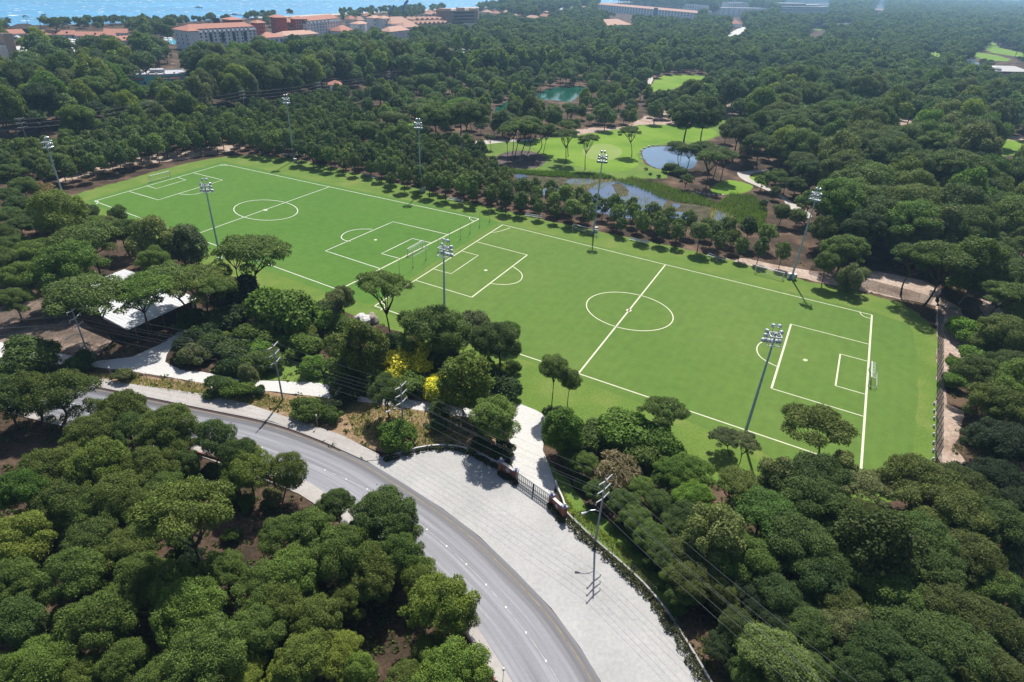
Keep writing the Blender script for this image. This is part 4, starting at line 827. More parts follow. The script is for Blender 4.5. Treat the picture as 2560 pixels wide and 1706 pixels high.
# ------------------------------------------------------------------ goals, benches, net posts
def goal(a, b, back, label, h=2.5):
    A_, B_ = GV(*a), GV(*b); X = (B_-A_); L = X.length; rz = math.atan2(X.y, X.x)
    t = empty('football_goal', A_, rz); tag(t, label, 'goal', 'white football goals')
    Y = Matrix.Rotation(-rz, 3, 'Z') @ (GV(*back)-A_); s = 1 if Y.y > 0 else -1
    r = .12
    for x in (0, L): MB().bar((x, 0, 0), (x, 0, h), r, r, 8).build('post', 'white_paint', t)
    MB().bar((-r, 0, h), (L+r, 0, h), r, r, 8).build('crossbar', 'white_paint', t)
    mb = MB()
    for x in (0, L): mb.bar((x, 0, h-.05), (x, s*.9, h-.05), .05); mb.bar((x, s*.9, h-.05), (x, s*1.9, .05), .05); mb.bar((x, 0, .05), (x, s*1.9, .05), .05)
    mb.bar((0, s*1.9, .05), (L, s*1.9, .05), .05); mb.build('back_frame', 'white_paint', t)
    vs = [(0, s*.9, h-.05), (L, s*.9, h-.05), (L, s*1.9, .05), (0, s*1.9, .05), (0, 0, h), (L, 0, h)]
    me = bpy.data.meshes.new('net'); me.from_pydata(vs, [], [(0, 1, 2, 3), (4, 5, 1, 0)]); u = me.uv_layers.new()
    for l, (x, y) in zip(u.data, [(0, 1), (L, 1), (L, 3), (0, 3), (0, 0), (L, 0), (L, 1), (0, 1)]): l.uv = (x, y)
    me.materials.append(MATS['goal_net']); inst('net', me, t)
goal(z1(1042, 1258), z1(1176, 1224), (370, 440), 'white goal at the far left end before dark pines', 2.7)
goal(z5(458, 196), z5(561, 137), (1050, 650), 'white goal between the two pitches facing left')
goal(z6(1283, 985), z6(1279, 1092), (2240, 945), 'white goal at the right hand end of nearer pitch', 2.6)
goal((1431, 577), (1492, 592), (1500, 560), 'spare white goal under pines beside the middle far mast', 2.5)
goal(z6(497, 312), z6(688, 362), z6(640, 280), 'spare white goal beside the far right mast cabinets', 2.5)
def bench(a, b, label, col='white_paint'):
    A_, B_ = GV(*a), GV(*b); X = B_-A_; L = X.length; t = empty('team_bench', A_, math.atan2(X.y, X.x)); tag(t, label, 'bench', 'long team benches along the far touchline')
    MB().box((L/2, 0, .48), (L, .55, .08)).build('seat', col, t); MB().box((L/2, .36, .85), (L, .07, .5)).build('backrest', col, t)
    for k in range(4): MB().box((L*(k+.5)/4, .05, .22), (.1, .5, .44)).build('leg', 'galvanised', t)
bench((1118, 500), (1158, 507), 'long white bench in pine shade left of the net posts'); bench((1312, 541), (1355, 547), 'long white bench between net posts and spare goal'); bench((1573, 601), (1621, 612), 'long white bench right of the middle far mast')
bench(z6(170, 197), z6(292, 236), 'grey bench in shade left of the right spare goal', 'galvanised'); bench((903, 437), (944, 449), 'grey bench behind far touchline of the far pitch', 'galvanised'); bench((703, 388), (731, 393), 'pale bench in shadow beside the tall far mast')
for i, (x, y) in enumerate([z5(402, 330), z5(495, 278), z5(585, 225), (1096, 633), (1124, 615), (1150.5, 600), (1175, 584), (1199, 569), (1224, 555), (1247, 541)]):
    P = G(x, y); t = empty('net_post', (P[0], P[1], 0)); tag(t, 'thin pale net post on the grass strip, '+('leftmost' if i == 0 else ['', 'second', 'third', 'fourth', 'fifth'][i]+' from left' if i < 5 else 'rightmost' if i == 9 else ['fifth', 'fourth', 'third', 'second'][i-5]+' from right')+' in the line', 'post', 'net posts between the pitches')
    MB().bar((0, 0, 0), (0, 0, 6.0), .075, .055, 8).build('shaft', 'galvanised', t); MB().bar((0, 0, 0), (0, 0, .25), .22, .2, 8).build('socket', 'dark_metal', t)

# ------------------------------------------------------------------ roadside power line
LAMPARM = {}
def upole(base, h, rz, label, arms=3, lamp=None, grp='concrete power poles along the road', al=1.7, r=.2):
    P = base if len(base) == 3 else G(*base); t = empty('power_pole', (P[0], P[1], 0), rz); tag(t, label, 'power pole', grp)
    MB().bar((0, 0, 0), (0, 0, h), r, r*.6, 10).build('pole', 'concrete_pole', t); tips = []
    for k in range(arms):
        z = h-.25-k*1.9; ca = MB()
        for s in (-1, 1): ca.bar((s*.1, 0, z-.35), (s*al, 0, z), .13, .08, 6)
        c = ca.build('crossarm', 'cap_stone', t)
        for s in (-1, 1):
            MB().tube([(s*al, 0, z-.05), (s*al, 0, z-.6)], .07, 6).build('insulator', 'insulator', c); tips.append(Matrix.Translation((P[0], P[1], 0)) @ Matrix.Rotation(rz, 4, 'Z') @ Vector((s*al, 0, z-.6)))
    if lamp is not None:
        z = h*.52; d = Matrix.Rotation(lamp-rz, 3, 'Z'); pts = [d @ Vector(p)+Vector((0, 0, z)) for p in ((0, .1, 0), (0, .9, .45), (0, 1.7, .45), (0, 2.3, .1))]
        a = MB().tube(pts, .06, 6).build('lamp_arm', 'galvanised', t); hd = MB(); hd.bar(pts[-1]-Vector((0, 0, .02)), pts[-1]+d @ Vector((0, .8, -.28)), .12, .24, 8); hd.build('lamp_head', 'white_paint', a)
    return tips
PX = [GV(-330, 925), GV(228, 906), GV(707, 1001), GV(1009, 1088), GV(1487, 1362)]; PX.append(PX[4]+Vector((26, -33, 0)))
TIPS = []
names = [None, 'power pole at left before the white roofed shed', 'power pole on the verge left of the yellow bushes', 'power pole with lamp behind the forecourt hedge', 'power pole with lamp right of the gate', None]
for i, p in enumerate(PX):
    d = (PX[min(i+1, 5)]-PX[max(i-1, 0)]).normalized(); rz = math.atan2(d.y, d.x)-math.pi/2
    h = [14, 14.1, 14.2, 12.6, 15.0, 15][i]
    if names[i]: TIPS.append(upole(tuple(p), h, rz, names[i], lamp={1: 2.3, 3: 1.9, 4: 1.75}.get(i)))
    else: TIPS.append([Matrix.Translation(p) @ Matrix.Rotation(rz, 4, 'Z') @ Vector((s*1.7, 0, h-.85-k*1.9)) for k in range(3) for s in (-1, 1)])
def wires(TIPS, idx, nm, sag, rad, label, grp, mat='cable'):
    mb = MB()
    for a, b in zip(TIPS, TIPS[1:]):
        A_, B_ = a[idx], b[idx]; n = 14; sg = sag*((B_-A_).length/50)
        mb.tube([A_.lerp(B_, k/n)-Vector((0, 0, sg*4*(k/n)*(1-k/n))) for k in range(n+1)], rad, 4)
    tag(mb.build(nm, mat), label, 'cable', grp)
lv = ['top', 'middle', 'lowest']
for k in range(3):
    for s in range(2): wires(TIPS, k*2+s, 'power_cable', .9, .017, lv[k]+' roadside cable on the '+('road' if s else 'pitch')+' side of the poles', 'cables of the roadside power line')
FT = []
for i, (b, t_) in enumerate([((-60, 392), None), (z1(215, 1050), z1(165, 912)), (z1(1072, 900), z1(1045, 795)), (z1(1697, 812), z1(1686, 700)), (z1(2210, 735), z1(2200, 625)), (z2(330, 640), z2(328, 570)), (z2(690, 555), z2(684, 508)), (z2(1000, 505), z2(992, 462)), ((1330, 172), None)]):
    P = GV(*b)
    if t_ is not None:
        FT.append(upole(tuple(P), 15.5, 1.0, 'far power pole above the dark track, '+['', 'leftmost', 'second from left', 'third from left', 'middle', 'third from right', 'second from right', 'rightmost'][i], 3, None, 'far power poles behind the plantation', 2.0, .24))
    else: FT.append([P+Vector((s*1.7*math.cos(1.0), s*1.7*math.sin(1.0), 14.6-k*1.9)) for k in range(3) for s in (-1, 1)])
for k in range(3):
    for s in range(2): wires(FT, k*2+s, 'power_cable', .9, .032, lv[k]+' far cable above the dark track, '+('far' if s else 'near')+' side', 'cables of the far power line', 'far_cable')

# ------------------------------------------------------------------ gate with brick walls
def gate_wall(a, b, h0, h1, label):
    A_, B_ = GV(*a), GV(*b); X = B_-A_; L = X.length; t = empty('gate_wall', A_, math.atan2(X.y, X.x)); tag(t, label, 'wall', 'brick walls either side of the gate')
    # sweeping panel between two piers
    n = 10; top = [h0+(h1-h0)*(k/n)**1.5 for k in range(n+1)]; vs = []; fs = []
    for y in (-.17, .17):
        for k in range(n+1): x = .35+(L-.7)*k/n; vs += [(x, y, 0), (x, y, top[k])]
    o = 2*(n+1)
    for k in range(n): fs += [(2*k, 2*k+2, 2*k+3, 2*k+1), (o+2*k, o+2*k+1, o+2*k+3, o+2*k+2), (2*k+1, 2*k+3, o+2*k+3, o+2*k+1)]
    MB().add(vs, fs).build('panel', 'brick', t)
    cp = MB()
    for k in range(n):
        x0 = .36+(L-.72)*k/n; x1 = .36+(L-.72)*(k+1)/n; cp.add([(x0, -.28, top[k]+.01), (x1, -.28, top[k+1]+.01), (x1, .28, top[k+1]+.01), (x0, .28, top[k]+.01), (x0, -.28, top[k]+.12), (x1, -.28, top[k+1]+.12), (x1, .28, top[k+1]+.12), (x0, .28, top[k]+.12)], [(0, 3, 2, 1), (4, 5, 6, 7), (0, 1, 5, 4), (2, 3, 7, 6), (1, 2, 6, 5), (3, 0, 4, 7)])
    cp.build('coping', 'cap_stone', t)
    for x, hh in ((0, h0+.35), (L, h1+.35)):
        p = MB().box((x, 0, hh/2), (.72, .72, hh)).build('pier', 'brick', t)
        MB().box((x, 0, hh+.07), (.92, .92, .14)).build('pier_cap', 'blue_cap', p); g = MB().bar((x, 0, hh+.14), (x, 0, hh+.3), .12, .12).ball((x, 0, hh+.52), .28); g.build('globe_lamp', 'globe', p, smooth=True)
    # pale raised crest on the road side
    cr = MB(); cx_, cz_ = L*.5, h0*.62
    for i in range(20):
        t0, t1 = 2*math.pi*i/20, 2*math.pi*(i+1)/20
        cr.bar((cx_+.34*math.cos(t0), -.20, cz_+.46*math.sin(t0)), (cx_+.34*math.cos(t1), -.20, cz_+.46*math.sin(t1)), .06, .06, 5)
    cr.tube([(cx_-.18, -.2, cz_-.2), (cx_+.16, -.2, cz_), (cx_-.12, -.2, cz_+.16), (cx_+.18, -.2, cz_+.3)], .055, 5); cr.tube([(cx_-.6, -.2, cz_-.3), (cx_-.4, -.2, cz_-.1)], .05, 5)
    cr.build('crest', 'white_paint', t)
    return t
gate_wall((1251, 1180), (1289, 1200), 2.5, 2.0, 'brick wall with globe lamps and pale crest left of gate')
gate_wall((1377, 1262), (1408, 1297), 2.1, 2.6, 'brick wall with globe lamps and pale crest right of gate')
def gate():
    A_, B_ = GV(1293, 1206), GV(1373, 1262); X = B_-A_; L = X.length; t = empty('entrance_gate', A_, math.atan2(X.y, X.x)); tag(t, 'closed dark metal lattice gate across the pale driveway', 'gate')
    for k in range(2):
        x0, x1 = (.05, L/2-.05) if k == 0 else (L/2+.05, L-.05); H_ = 2.35; mb = MB()
        for z in (.12, .95, H_): mb.box(((x0+x1)/2, 0, z), (x1-x0, .1, .11 if z != .95 else .16))
        for x in (x0+.05, x1-.05): mb.box((x, 0, H_/2+.06), (.12, .12, H_-.1))
        lf = mb.build('gate_leaf', 'gate_metal', t); gr = MB(); nn_ = 8
        for j in range(1, nn_): gr.box((x0+(x1-x0)*j/nn_, 0, H_/2), (.065, .05, H_-.2))
        for z in (.4, .67, 1.25, 1.55, 1.85, 2.1): gr.box(((x0+x1)/2, 0.003, z), (x1-x0-.1, .045, .065))
        gr.build('lattice', 'gate_metal', lf)
    for x in (-.12, L+.1): MB().bar((x, 0, 0), (x, 0, 2.7), .09, .09, 8).build('gate_post', 'white_paint' if x < 0 else 'gate_metal', t)
gate()
def low_wall(px, h, th, name, mat, label, cat):
    P = smooth_open(px2w(px), 2); L_ = []; R_ = []
    for i in range(len(P)):
        d = P[min(i+1, len(P)-1)]-P[max(0, i-1)]; d.normalize(); n = Vector((-d.y, d.x, 0))*th/2; L_.append(P[i]+n); R_.append(P[i]-n)
    tag(MB().prism([(p.x, p.y) for p in L_+R_[::-1]], 0, h).build(name, mat), label, cat)
low_wall([(973, 1146), (1002, 1138), (1036, 1127), (1070, 1121), (1104, 1118), (1138, 1121), (1176, 1129), (1249, 1166)], .75, .3, 'low_wall', 'cap_stone', 'curved low pale wall edging the forecourt behind a dark hedge', 'wall')
low_wall([(1413, 1283), (1433, 1305), (1488, 1357), (1578, 1434), (1633, 1490), (1687, 1563), (1740, 1650), (1790, 1735)], .7, .3, 'low_wall', 'kerb_stone', 'long low wall edging the forecourt right of the gate', 'wall')
low_wall([z8(1475, 190), z8(1490, 240), z8(1530, 320), z8(1545, 400)], .7, .3, 'low_wall', 'cap_stone', 'short pale kerb wall beside the driveway right of gate', 'wall')
low_wall([(225, 1074), (310, 1095), (490, 1131), (625, 1178), (700, 1208)], .55, .25, 'low_wall', 'brick', 'long low brownish wall below the near pavement', 'wall')
low_wall([(1150, 1568), (1205, 1650), (1238, 1706)], .4, .2, 'low_wall', 'brick', 'low brown wall beside the bottom pavement', 'wall')
def hedge(px, w_, h, n, label, tone, name='hedge'):
    P = smooth_open(px2w(px), 2); rg = np.random.default_rng(len(px)*7+n); P = resample(P, .45, False)
    lob = [(np.array([p.x+rg.normal()*w_*.2, p.y+rg.normal()*w_*.2, h*.45+rg.normal()*.07]), np.array([w_*.55, w_*.55, h*.55])*rg.uniform(.8, 1.2)) for p in P]
    o0 = P[0]; lob = [(c-np.array([o0.x, o0.y, 0]), r_) for c, r_ in lob]
    V, Fq = tufts(rg, lob, n, .2, .7, 1.5, -.6); o = inst(name, np_mesh(name, V, [Fq], ['leaves']), None, (o0.x, o0.y, 0)); o.color = (*tone, 1); tag(o, label, 'hedge')
HEDGES = [([(965, 1150), (1002, 1143), (1036, 1132), (1070, 1125), (1104, 1123), (1138, 1126), (1176, 1135), (1245, 1172)], .9, .8, 3500, 'dark clipped hedge along the curved forecourt wall', (.04, .05, .02)),
          ([(1249, 1188), (1270, 1200), (1288, 1210)], 1.0, .8, 900, 'small dark hedge in front of the left gate wall', (.04, .045, .022)), ([(1374, 1270), (1388, 1284), (1403, 1302)], 1.1, .9, 900, 'small dark hedge in front of the right gate wall', (.04, .045, .022)),
          ([(1409, 1297), (1433, 1316), (1486, 1368), (1574, 1446), (1630, 1502), (1681, 1574), (1735, 1665), (1780, 1740)], 1.3, .8, 6500, 'long dark hedge along the forecourt right of the gate', (.05, .055, .025))]
def wire_fence(px, step, h, mat, label, mesh=None, wires_=3, r=.05):
    P = resample(px2w(px), .5, False); out = [P[0]]; acc = 0
    for a, b in zip(P, P[1:]):
        acc += (b-a).length
        if acc >= step: out.append(b); acc = 0
    o0 = out[0]; t = empty('wire_fence' if mesh is None else 'chain_link_fence', o0); tag(t, label, 'fence')
    for p in out: MB().bar(p-o0, p-o0+Vector((0, 0, h)), r, r, 6).build('post', mat, t)
    if mesh is None:
        mb = MB()
        for k in range(wires_): mb.tube([p-o0+Vector((0, 0, h*(k+.8)/wires_)) for p in out], .012, 4)
        mb.build('wire', 'cable', t)
    else:
        vs = []; 
        for p in out: vs += [p-o0, p-o0+Vector((0, 0, h))]
        me = bpy.data.meshes.new('mesh_panel'); me.from_pydata(vs, [], [(2*i, 2*i+2, 2*i+3, 2*i+1) for i in range(len(out)-1)]); u = me.uv_layers.new(); s = [0]
        for a, b in zip(out, out[1:]): s.append(s[-1]+(b-a).length)
        for poly in me.polygons:
            for li in poly.loop_indices: vi = me.loops[li].vertex_index; u.data[li].uv = (s[vi//2], h*(vi % 2))
        me.materials.append(MATS[mesh]); inst('mesh_panel', me, t)
wire_fence([z4(900, 1020), z4(1110, 1055), z4(1220, 1075), z4(1420, 1110), z4(1650, 1150), z4(1960, 1210), z4(2030, 1235)], 4.0, 1.5, 'dark_metal', 'wire fence with dark posts between pavement and service road')
wire_fence([(1020, 1126), (1070, 1114), (1113, 1112), (1150, 1118), (1180, 1126)], 3.5, 1.9, 'dark_metal', 'thin wire fence on the curved forecourt wall')
wire_fence([(1433, 1298), (1488, 1350), (1578, 1426), (1640, 1490)], 4.5, 1.6, 'dark_metal', 'thin wire fence behind the long wall right of gate')
wire_fence([(2022, 682), (2100, 700), (2178, 722), (2260, 744), (2345, 768)], 3.2, 2.8, 'tan_wall', 'rusty post fence along the sandy track at the far right corner', 'chain_link')
wire_fence([(2345, 768), (2344, 850), (2342, 950), (2340, 1060), (2337, 1165)], 2.6, 4.4, 'dark_metal', 'tall dark chain link fence along the right end of the pitch', 'chain_link', r=.06)
for i, y in enumerate([1012, 1030, 1049, 1069, 1089, 1110, 1130, 1151]):
    P = G(2334-(y-1012)*.02, y); o = MB().bar((0, 0, 0), (0, 0, .5), .28, .22, 8).ball((0, 0, .55), .24, 8, 5).build('marker_stone', 'white_paint', None); o.location = P
    tag(o, 'small white marker stone at the foot of the right hand fence', 'marker', 'white marker stones by the fence')
def garden_lamp(px, label):
    P = G(*px); t = empty('garden_lamp', (P[0], P[1], .0)); tag(t, label, 'lamp', 'slim garden lamps beside the pavements')
    MB().bar((0, 0, 0), (0, 0, 2.6), .05, .04, 8).build('pole', 'galvanised', t); MB().bar((0, 0, 2.6), (0, 0, 2.72), .16, .16, 10).ball((0, 0, 2.86), .2, 10, 6).build('lamp_head', 'globe', t, smooth=True)
garden_lamp(z4(775, 1040), 'slim garden lamp on pavement beside the small grey shrub'); garden_lamp(z4(1477, 1178), 'slim garden lamp before the round green verge bush'); garden_lamp(z4(2190, 1372), 'slim garden lamp near right end of the upper pavement'); garden_lamp((1257, 1704), 'slim garden lamp on the bottom pavement')
for k in range(4, 116, 4):
    p = CL[k]; o = MB().box((0, 0, .02), (.22, .3, .04)).build('road_stud', 'white_paint'); o.location = (p.x, p.y, .028); tag(o, 'small white reflective stud on the road centre line', 'road stud', 'reflective studs on the centre line')

# ------------------------------------------------------------------ white-roofed shed
def shed():
    h = 3.4; N_, R_, L_ = [Vector((*G(x, y, h)[:2], 0)) for x, y in ((319, 825), (493, 747), (134, 738))]
    e1, e2 = R_-N_, L_-N_; rz = math.atan2(e1.y, e1.x); t = empty('long_shed', N_, rz); tag(t, 'long shed with ribbed white metal roof and dark brick walls', 'shed')
    q = Matrix.Rotation(-rz, 3, 'Z'); a, b = q @ e1, q @ e2; P = [Vector((0, 0, 0)), a, a+b, b]; c = (a+b)/2
    ins = [c+(p-c)*.965 for p in P]; MB().prism([(p.x, p.y) for p in ins], 0, h-.1).build('wall', 'dark_wall', t)
    m0, m1 = b*.5, a+b*.5; up = lambda v, z: (v.x, v.y, z)
    MB().add([up(P[0], h), up(P[1], h), up(m1, h+1.0), up(m0, h+1.0), up(P[3], h), up(P[2], h), up(P[0], h-.15), up(P[1], h-.15), up(P[3], h-.15), up(P[2], h-.15)], [(0, 1, 2, 3), (3, 2, 5, 4), (0, 6, 7, 1), (4, 5, 9, 8), (0, 3, 4, 8, 6), (1, 7, 9, 5, 2), (6, 8, 9, 7)]).build('roof', 'ribbed_roof', t)
    for k in range(5):
        f = .1+.19*k; p = a*f; MB().box((p.x, p.y+b.y*.012, 1.5), (.25, .25, 3.0)).build('column', 'brick', t)
    w_ = a*.93; MB().box((w_.x, w_.y+b.y*.01, 1.7), (.5, .3, 1.1)).build('window', 'cap_stone', t)
shed()
CLEAR.append(np.array([(205, 770), (270, 735), (420, 735), (500, 748), (520, 800), (400, 850), (320, 860), (215, 810)], float)); CLEAR.append(np.array([(262, 692), (350, 655), (360, 668), (270, 700)], float))

# ------------------------------------------------------------------ far buildings
def bld(name, pl, pr, H, D, wall, label, cat='building', roof=None, rh=3.0, ov=1.0, win=None, wmat='window_glass', vis=12, up=8, group=None, rmat='roof_tile', glass_w=1.4, glass_h=1.5, par=None):
    """a building from its two front eave corners in the photograph; front face at y = 0, depth away from the camera"""
    A_, B_ = G(*pl, H), G(*pr, H); X = Vector((B_[0]-A_[0], B_[1]-A_[1], 0)); L = X.length; t = empty(name, (A_[0], A_[1], 0), math.atan2(X.y, X.x)); tag(t, label, cat, group)
    MB().box((L/2, D/2, H/2), (L, D, H)).build('wall', wall, t)
    if roof == 'hip':
        o = ov; i = min(L, D)/2+o; r0 = [(-o, -o), (L+o, -o), (L+o, D+o), (-o, D+o)]
        if L >= D: rg_ = [(i-o, D/2), (L+o-i, D/2)]; fs = [(0, 1, 5, 4), (1, 2, 5), (2, 3, 4, 5), (3, 0, 4)]
        else: rg_ = [(L/2, i-o), (L/2, D+o-i)]; fs = [(0, 1, 4), (1, 2, 5, 4), (2, 3, 5), (3, 0, 4, 5)]
        vs = [(x, y, H+.02) for x, y in r0]+[(x, y, H+rh) for x, y in rg_]; vs += [(x, y, H-.25) for x, y in r0]
        fs += [(0, 6, 7, 1), (1, 7, 8, 2), (2, 8, 9, 3), (3, 9, 6, 0), (9, 8, 7, 6)]
        MB().add(vs, fs).build('roof', rmat, t)
    elif roof == 'gable':
        o = ov; vs = [(-o, -o, H+.02), (L+o, -o, H+.02), (L+o, D/2, H+rh), (-o, D/2, H+rh), (-o, D+o, H+.02), (L+o, D+o, H+.02), (-o, -o, H-.2), (L+o, -o, H-.2), (-o, D+o, H-.2), (L+o, D+o, H-.2)]
        MB().add(vs, [(0, 1, 2, 3), (3, 2, 5, 4), (6, 7, 1, 0), (4, 5, 9, 8), (6, 0, 3, 4, 8), (1, 7, 9, 5, 2), (8, 9, 7, 6)]).build('roof', rmat, t)
    elif roof == 'flat':
        mb = MB(); pw = .5; mb.box((L/2, D/2, H+.1), (L-1, D-1, .2)); mb.build('roof', rmat, t); p_ = MB()
        for y in (pw/2-.1, D-pw/2+.1): p_.box((L/2, y, H+.4), (L+.2, pw, .8))
        for x in (pw/2-.1, L-pw/2+.1): p_.box((x, D/2, H+.395), (pw, D-2*pw+.2, .79))
        p_.build('parapet', par or wall, t)
    elif roof == 'saw':
        n = max(2, int(L/9)); mb = MB()
        for k in range(n):
            x0, x1 = L*k/n, L*(k+1)/n; mb.add([(x0, -.8, H), (x1, -.8, H), ((x0+x1)/2, -.8, H+rh), (x0, D+.8, H), (x1, D+.8, H), ((x0+x1)/2, D+.8, H+rh)], [(0, 1, 2), (3, 5, 4), (0, 2, 5, 3), (1, 4, 5, 2), (0, 3, 4, 1)])
        mb.build('roof', rmat, t)
    if win:
        nc, zs = win; me = bpy.data.meshes.new('window'); b_ = MB().box((0, 0, 0), (glass_w, .12, glass_h)); me.from_pydata(b_.v, [], b_.f); me.materials.append(MATS[wmat])
        for z in zs:
            for k in range(nc): inst('window', me, t, (L*(k+.5)/nc, -.04, z))
    CLEAR.append(np.array([(pl[0]-1, pl[1]-up), (pr[0]+1, pr[1]-up), (pr[0]+1, pr[1]+vis), (pl[0]-1, pl[1]+vis)], float))
    return t, L
# hotel with slate dormer band
t, L = bld('hotel_block', (470, 83), (640, 74), 15.5, 17, 'grey_wall', 'long grey hotel with orange tiled roof and slate dormer band near the shore', 'hotel', None, win=(15, (4.2, 7.6, 11.0, 13.9)), glass_w=1.9, glass_h=1.9, vis=33, up=22)
MB().add([(-.6, -.6, 15.5), (L+.6, -.6, 15.5), (L+.6, 17.6, 15.5), (-.6, 17.6, 15.5), (1.2, 2.2, 18.6), (L-1.2, 2.2, 18.6), (L-1.2, 14.8, 18.6), (1.2, 14.8, 18.6)], [(0, 1, 5, 4), (1, 2, 6, 5), (2, 3, 7, 6), (3, 0, 4, 7), (3, 2, 1, 0)]).build('mansard', 'slate_roof', t)
MB().add([(.3, 1.4, 18.6), (L-.3, 1.4, 18.6), (L-.3, 15.6, 18.6), (.3, 15.6, 18.6), (8, 8.5, 22.6), (L-8, 8.5, 22.6)], [(0, 1, 5, 4), (1, 2, 5), (2, 3, 4, 5), (3, 0, 4), (3, 2, 1, 0)]).build('roof', 'roof_tile', t)
for k in range(11): MB().box((L*(.22+.066*k), .5, 17.0), (1.0, 2.2, 1.9)).build('dormer', 'white_paint', t)
for k in range(4): MB().box((L*(.30+.17*k), -.35, 9.4), (3.4, .6, 9.5)).build('balcony_bay', 'window_glass', t)
bld('hotel_tower', (433, 73), (470, 78), 18, 12, 'grey_wall', 'grey stair tower with hipped orange roof at left end of grey hotel', 'hotel', 'hip', 3, 1.4, (3, (6, 9.5, 13)), vis=52, up=8)
bld('red_tower', (642, 58), (661, 57), 21, 9, 'red_wall', 'dark red tower with hipped roof right of the grey hotel', 'tower', 'hip', 2.6, 1.6, (3, (10, 13.5, 18)), 'cap_stone', vis=36, up=8, glass_w=.9, group='dark red hotel towers')
bld('red_tower', (575, 50), (606, 49), 21, 14, 'red_wall', 'low red tower behind the grey hotel roof', 'tower', 'hip', 2.6, 1.8, None, vis=4, up=7, group='dark red hotel towers')
bld('roof_hut', (535, 48), (549, 48), 19, 6, 'dark_wall', 'dark box shaped stair head behind the grey hotel roof', 'building', 'flat', vis=5, up=3)
bld('red_tower', (688, 44), (716, 44), 24, 15, 'red_wall', 'tall dark red tower with wide orange cap, left of hotel wing', 'tower', 'hip', 3, 2.4, (2, (8, 13)), 'dark_wall', vis=32, up=8, group='dark red hotel towers')
bld('red_block', (701, 58), (737, 56), 17, 16, 'red_wall', 'red block with sloping orange roof between two red towers', 'building', 'hip', 6, 1.2, (5, (8, 12)), 'cap_stone', vis=20, up=12)
bld('red_tower', (737, 48), (766, 48), 22, 14, 'red_wall', 'dark red tower with pale lattice windows touching the hotel wing', 'tower', 'hip', 3, 1.8, (5, (13, 16, 19)), 'cap_stone', vis=22, up=8, glass_w=1.2, group='dark red hotel towers')
bld('round_pavilion', (731, 72), (767, 71), 11, 14, 'red_wall', 'low red pavilion with shallow pale roof before the red tower', 'building', 'hip', 2, 1, None, vis=8, up=6, rmat='roof_tile_pale')
t, L = bld('lobby_building', (661, 95), (708, 92), 7, 22, 'white_wall', 'white lobby with blue windows and sloping red roof', 'building', 'hip', 4.5, 1, (4, (3.2,)), 'blue_glass', vis=16, up=17, glass_w=3, glass_h=3.6)
MB().ball((L*.4, 20, 8.5), 5, 14, 8, (1.2, 1, .7)).build('dome', 'cap_stone', t, smooth=True)
bld('lobby_wing', (708, 90), (795, 84), 6.5, 18, 'cream_wall', 'cream lobby wing with long pale orange roof', 'building', 'hip', 4, 1.2, (10, (3.2,)), 'blue_glass', vis=8, up=12, rmat='roof_tile_pale', glass_w=2)
t, L = bld('hotel_wing', (767, 60), (851, 52), 17, 17, 'grey_wall', 'grey blue hotel wing with orange roof beside the red towers', 'hotel', None, win=(12, (4.5, 8, 11.5, 14.8)), glass_w=1.8, glass_h=1.8, vis=36, up=20)
MB().add([(-.6, -.6, 17), (L+.6, -.6, 17), (L+.6, 17.6, 17), (-.6, 17.6, 17), (1, 2, 20), (L-1, 2, 20), (L-1, 15, 20), (1, 15, 20)], [(0, 1, 5, 4), (1, 2, 6, 5), (2, 3, 7, 6), (3, 0, 4, 7), (3, 2, 1, 0)]).build('mansard', 'slate_roof', t)
MB().add([(.2, 1.4, 20), (L-.2, 1.4, 20), (L-.2, 15.6, 20), (.2, 15.6, 20), (8, 8.5, 24.5), (L-8, 8.5, 24.5)], [(0, 1, 5, 4), (1, 2, 5), (2, 3, 4, 5), (3, 0, 4), (3, 2, 1, 0)]).build('roof', 'roof_tile', t)
for k in range(6): MB().box((L*(.08+.11*k), .5, 18.6), (1.1, 2.2, 1.9)).build('dormer', 'white_paint', t)
bld('low_house', (853, 79), (884, 76), 7, 18, 'cream_wall', 'low house with salmon hipped roof right of the hotel wing', 'house', 'hip', 6, 1, None, vis=4, up=15)
# low tiled buildings on the left shore
for pl, pr, lab, dm in (((93, 87), (188, 87), 'long low orange roof with three small dormers by the left shore', 3), ((189, 90), (288, 90.5), 'low white building under a long orange roof, left shore', 1), ((260, 82), (317, 83), 'small orange roof behind the second low white building', 0), ((288, 103), (345, 99), 'low orange roof nearest the white sunshades', 1), ((26, 85), (62, 84), 'short orange roof at the left frame edge below a thatch', 0)):
    t, L = bld('low_house', pl, pr, 4.5, 15, 'white_wall', lab, 'house', 'gable', 3.6, .8, (6, (2.2,)), vis=6, up=15, group='low tiled houses by the shore')
    for k in range(dm): MB().box((L*(k+.7)/(dm+.4), 3.2, 6.4), (1.6, 1.8, 1.5)).build('dormer', 'dark_wall', t)
bld('thatched_hall', (38, 73), (101, 71), 4.5, 16, 'dark_wall', 'dark thatched beach hall at the far left shore', 'building', 'hip', 4.5, 1.5, None, vis=2, up=15, rmat='thatch')
t, L = bld('brick_tower', (8, 88), (29, 86), 25, 7, 'tan_wall', 'brown brick tower cut by the left frame edge', 'tower', 'flat', vis=78, up=6, rmat='grey_roof'); MB().box((-7, 4, 9), (13, 8, 18)).build('side_wing', 'cream_wall', t)
sheet('tennis_court', [(24, 118), (50, 116), (96, 128), (88, 136), (28, 130)], .03, 'drive_concrete', .3)
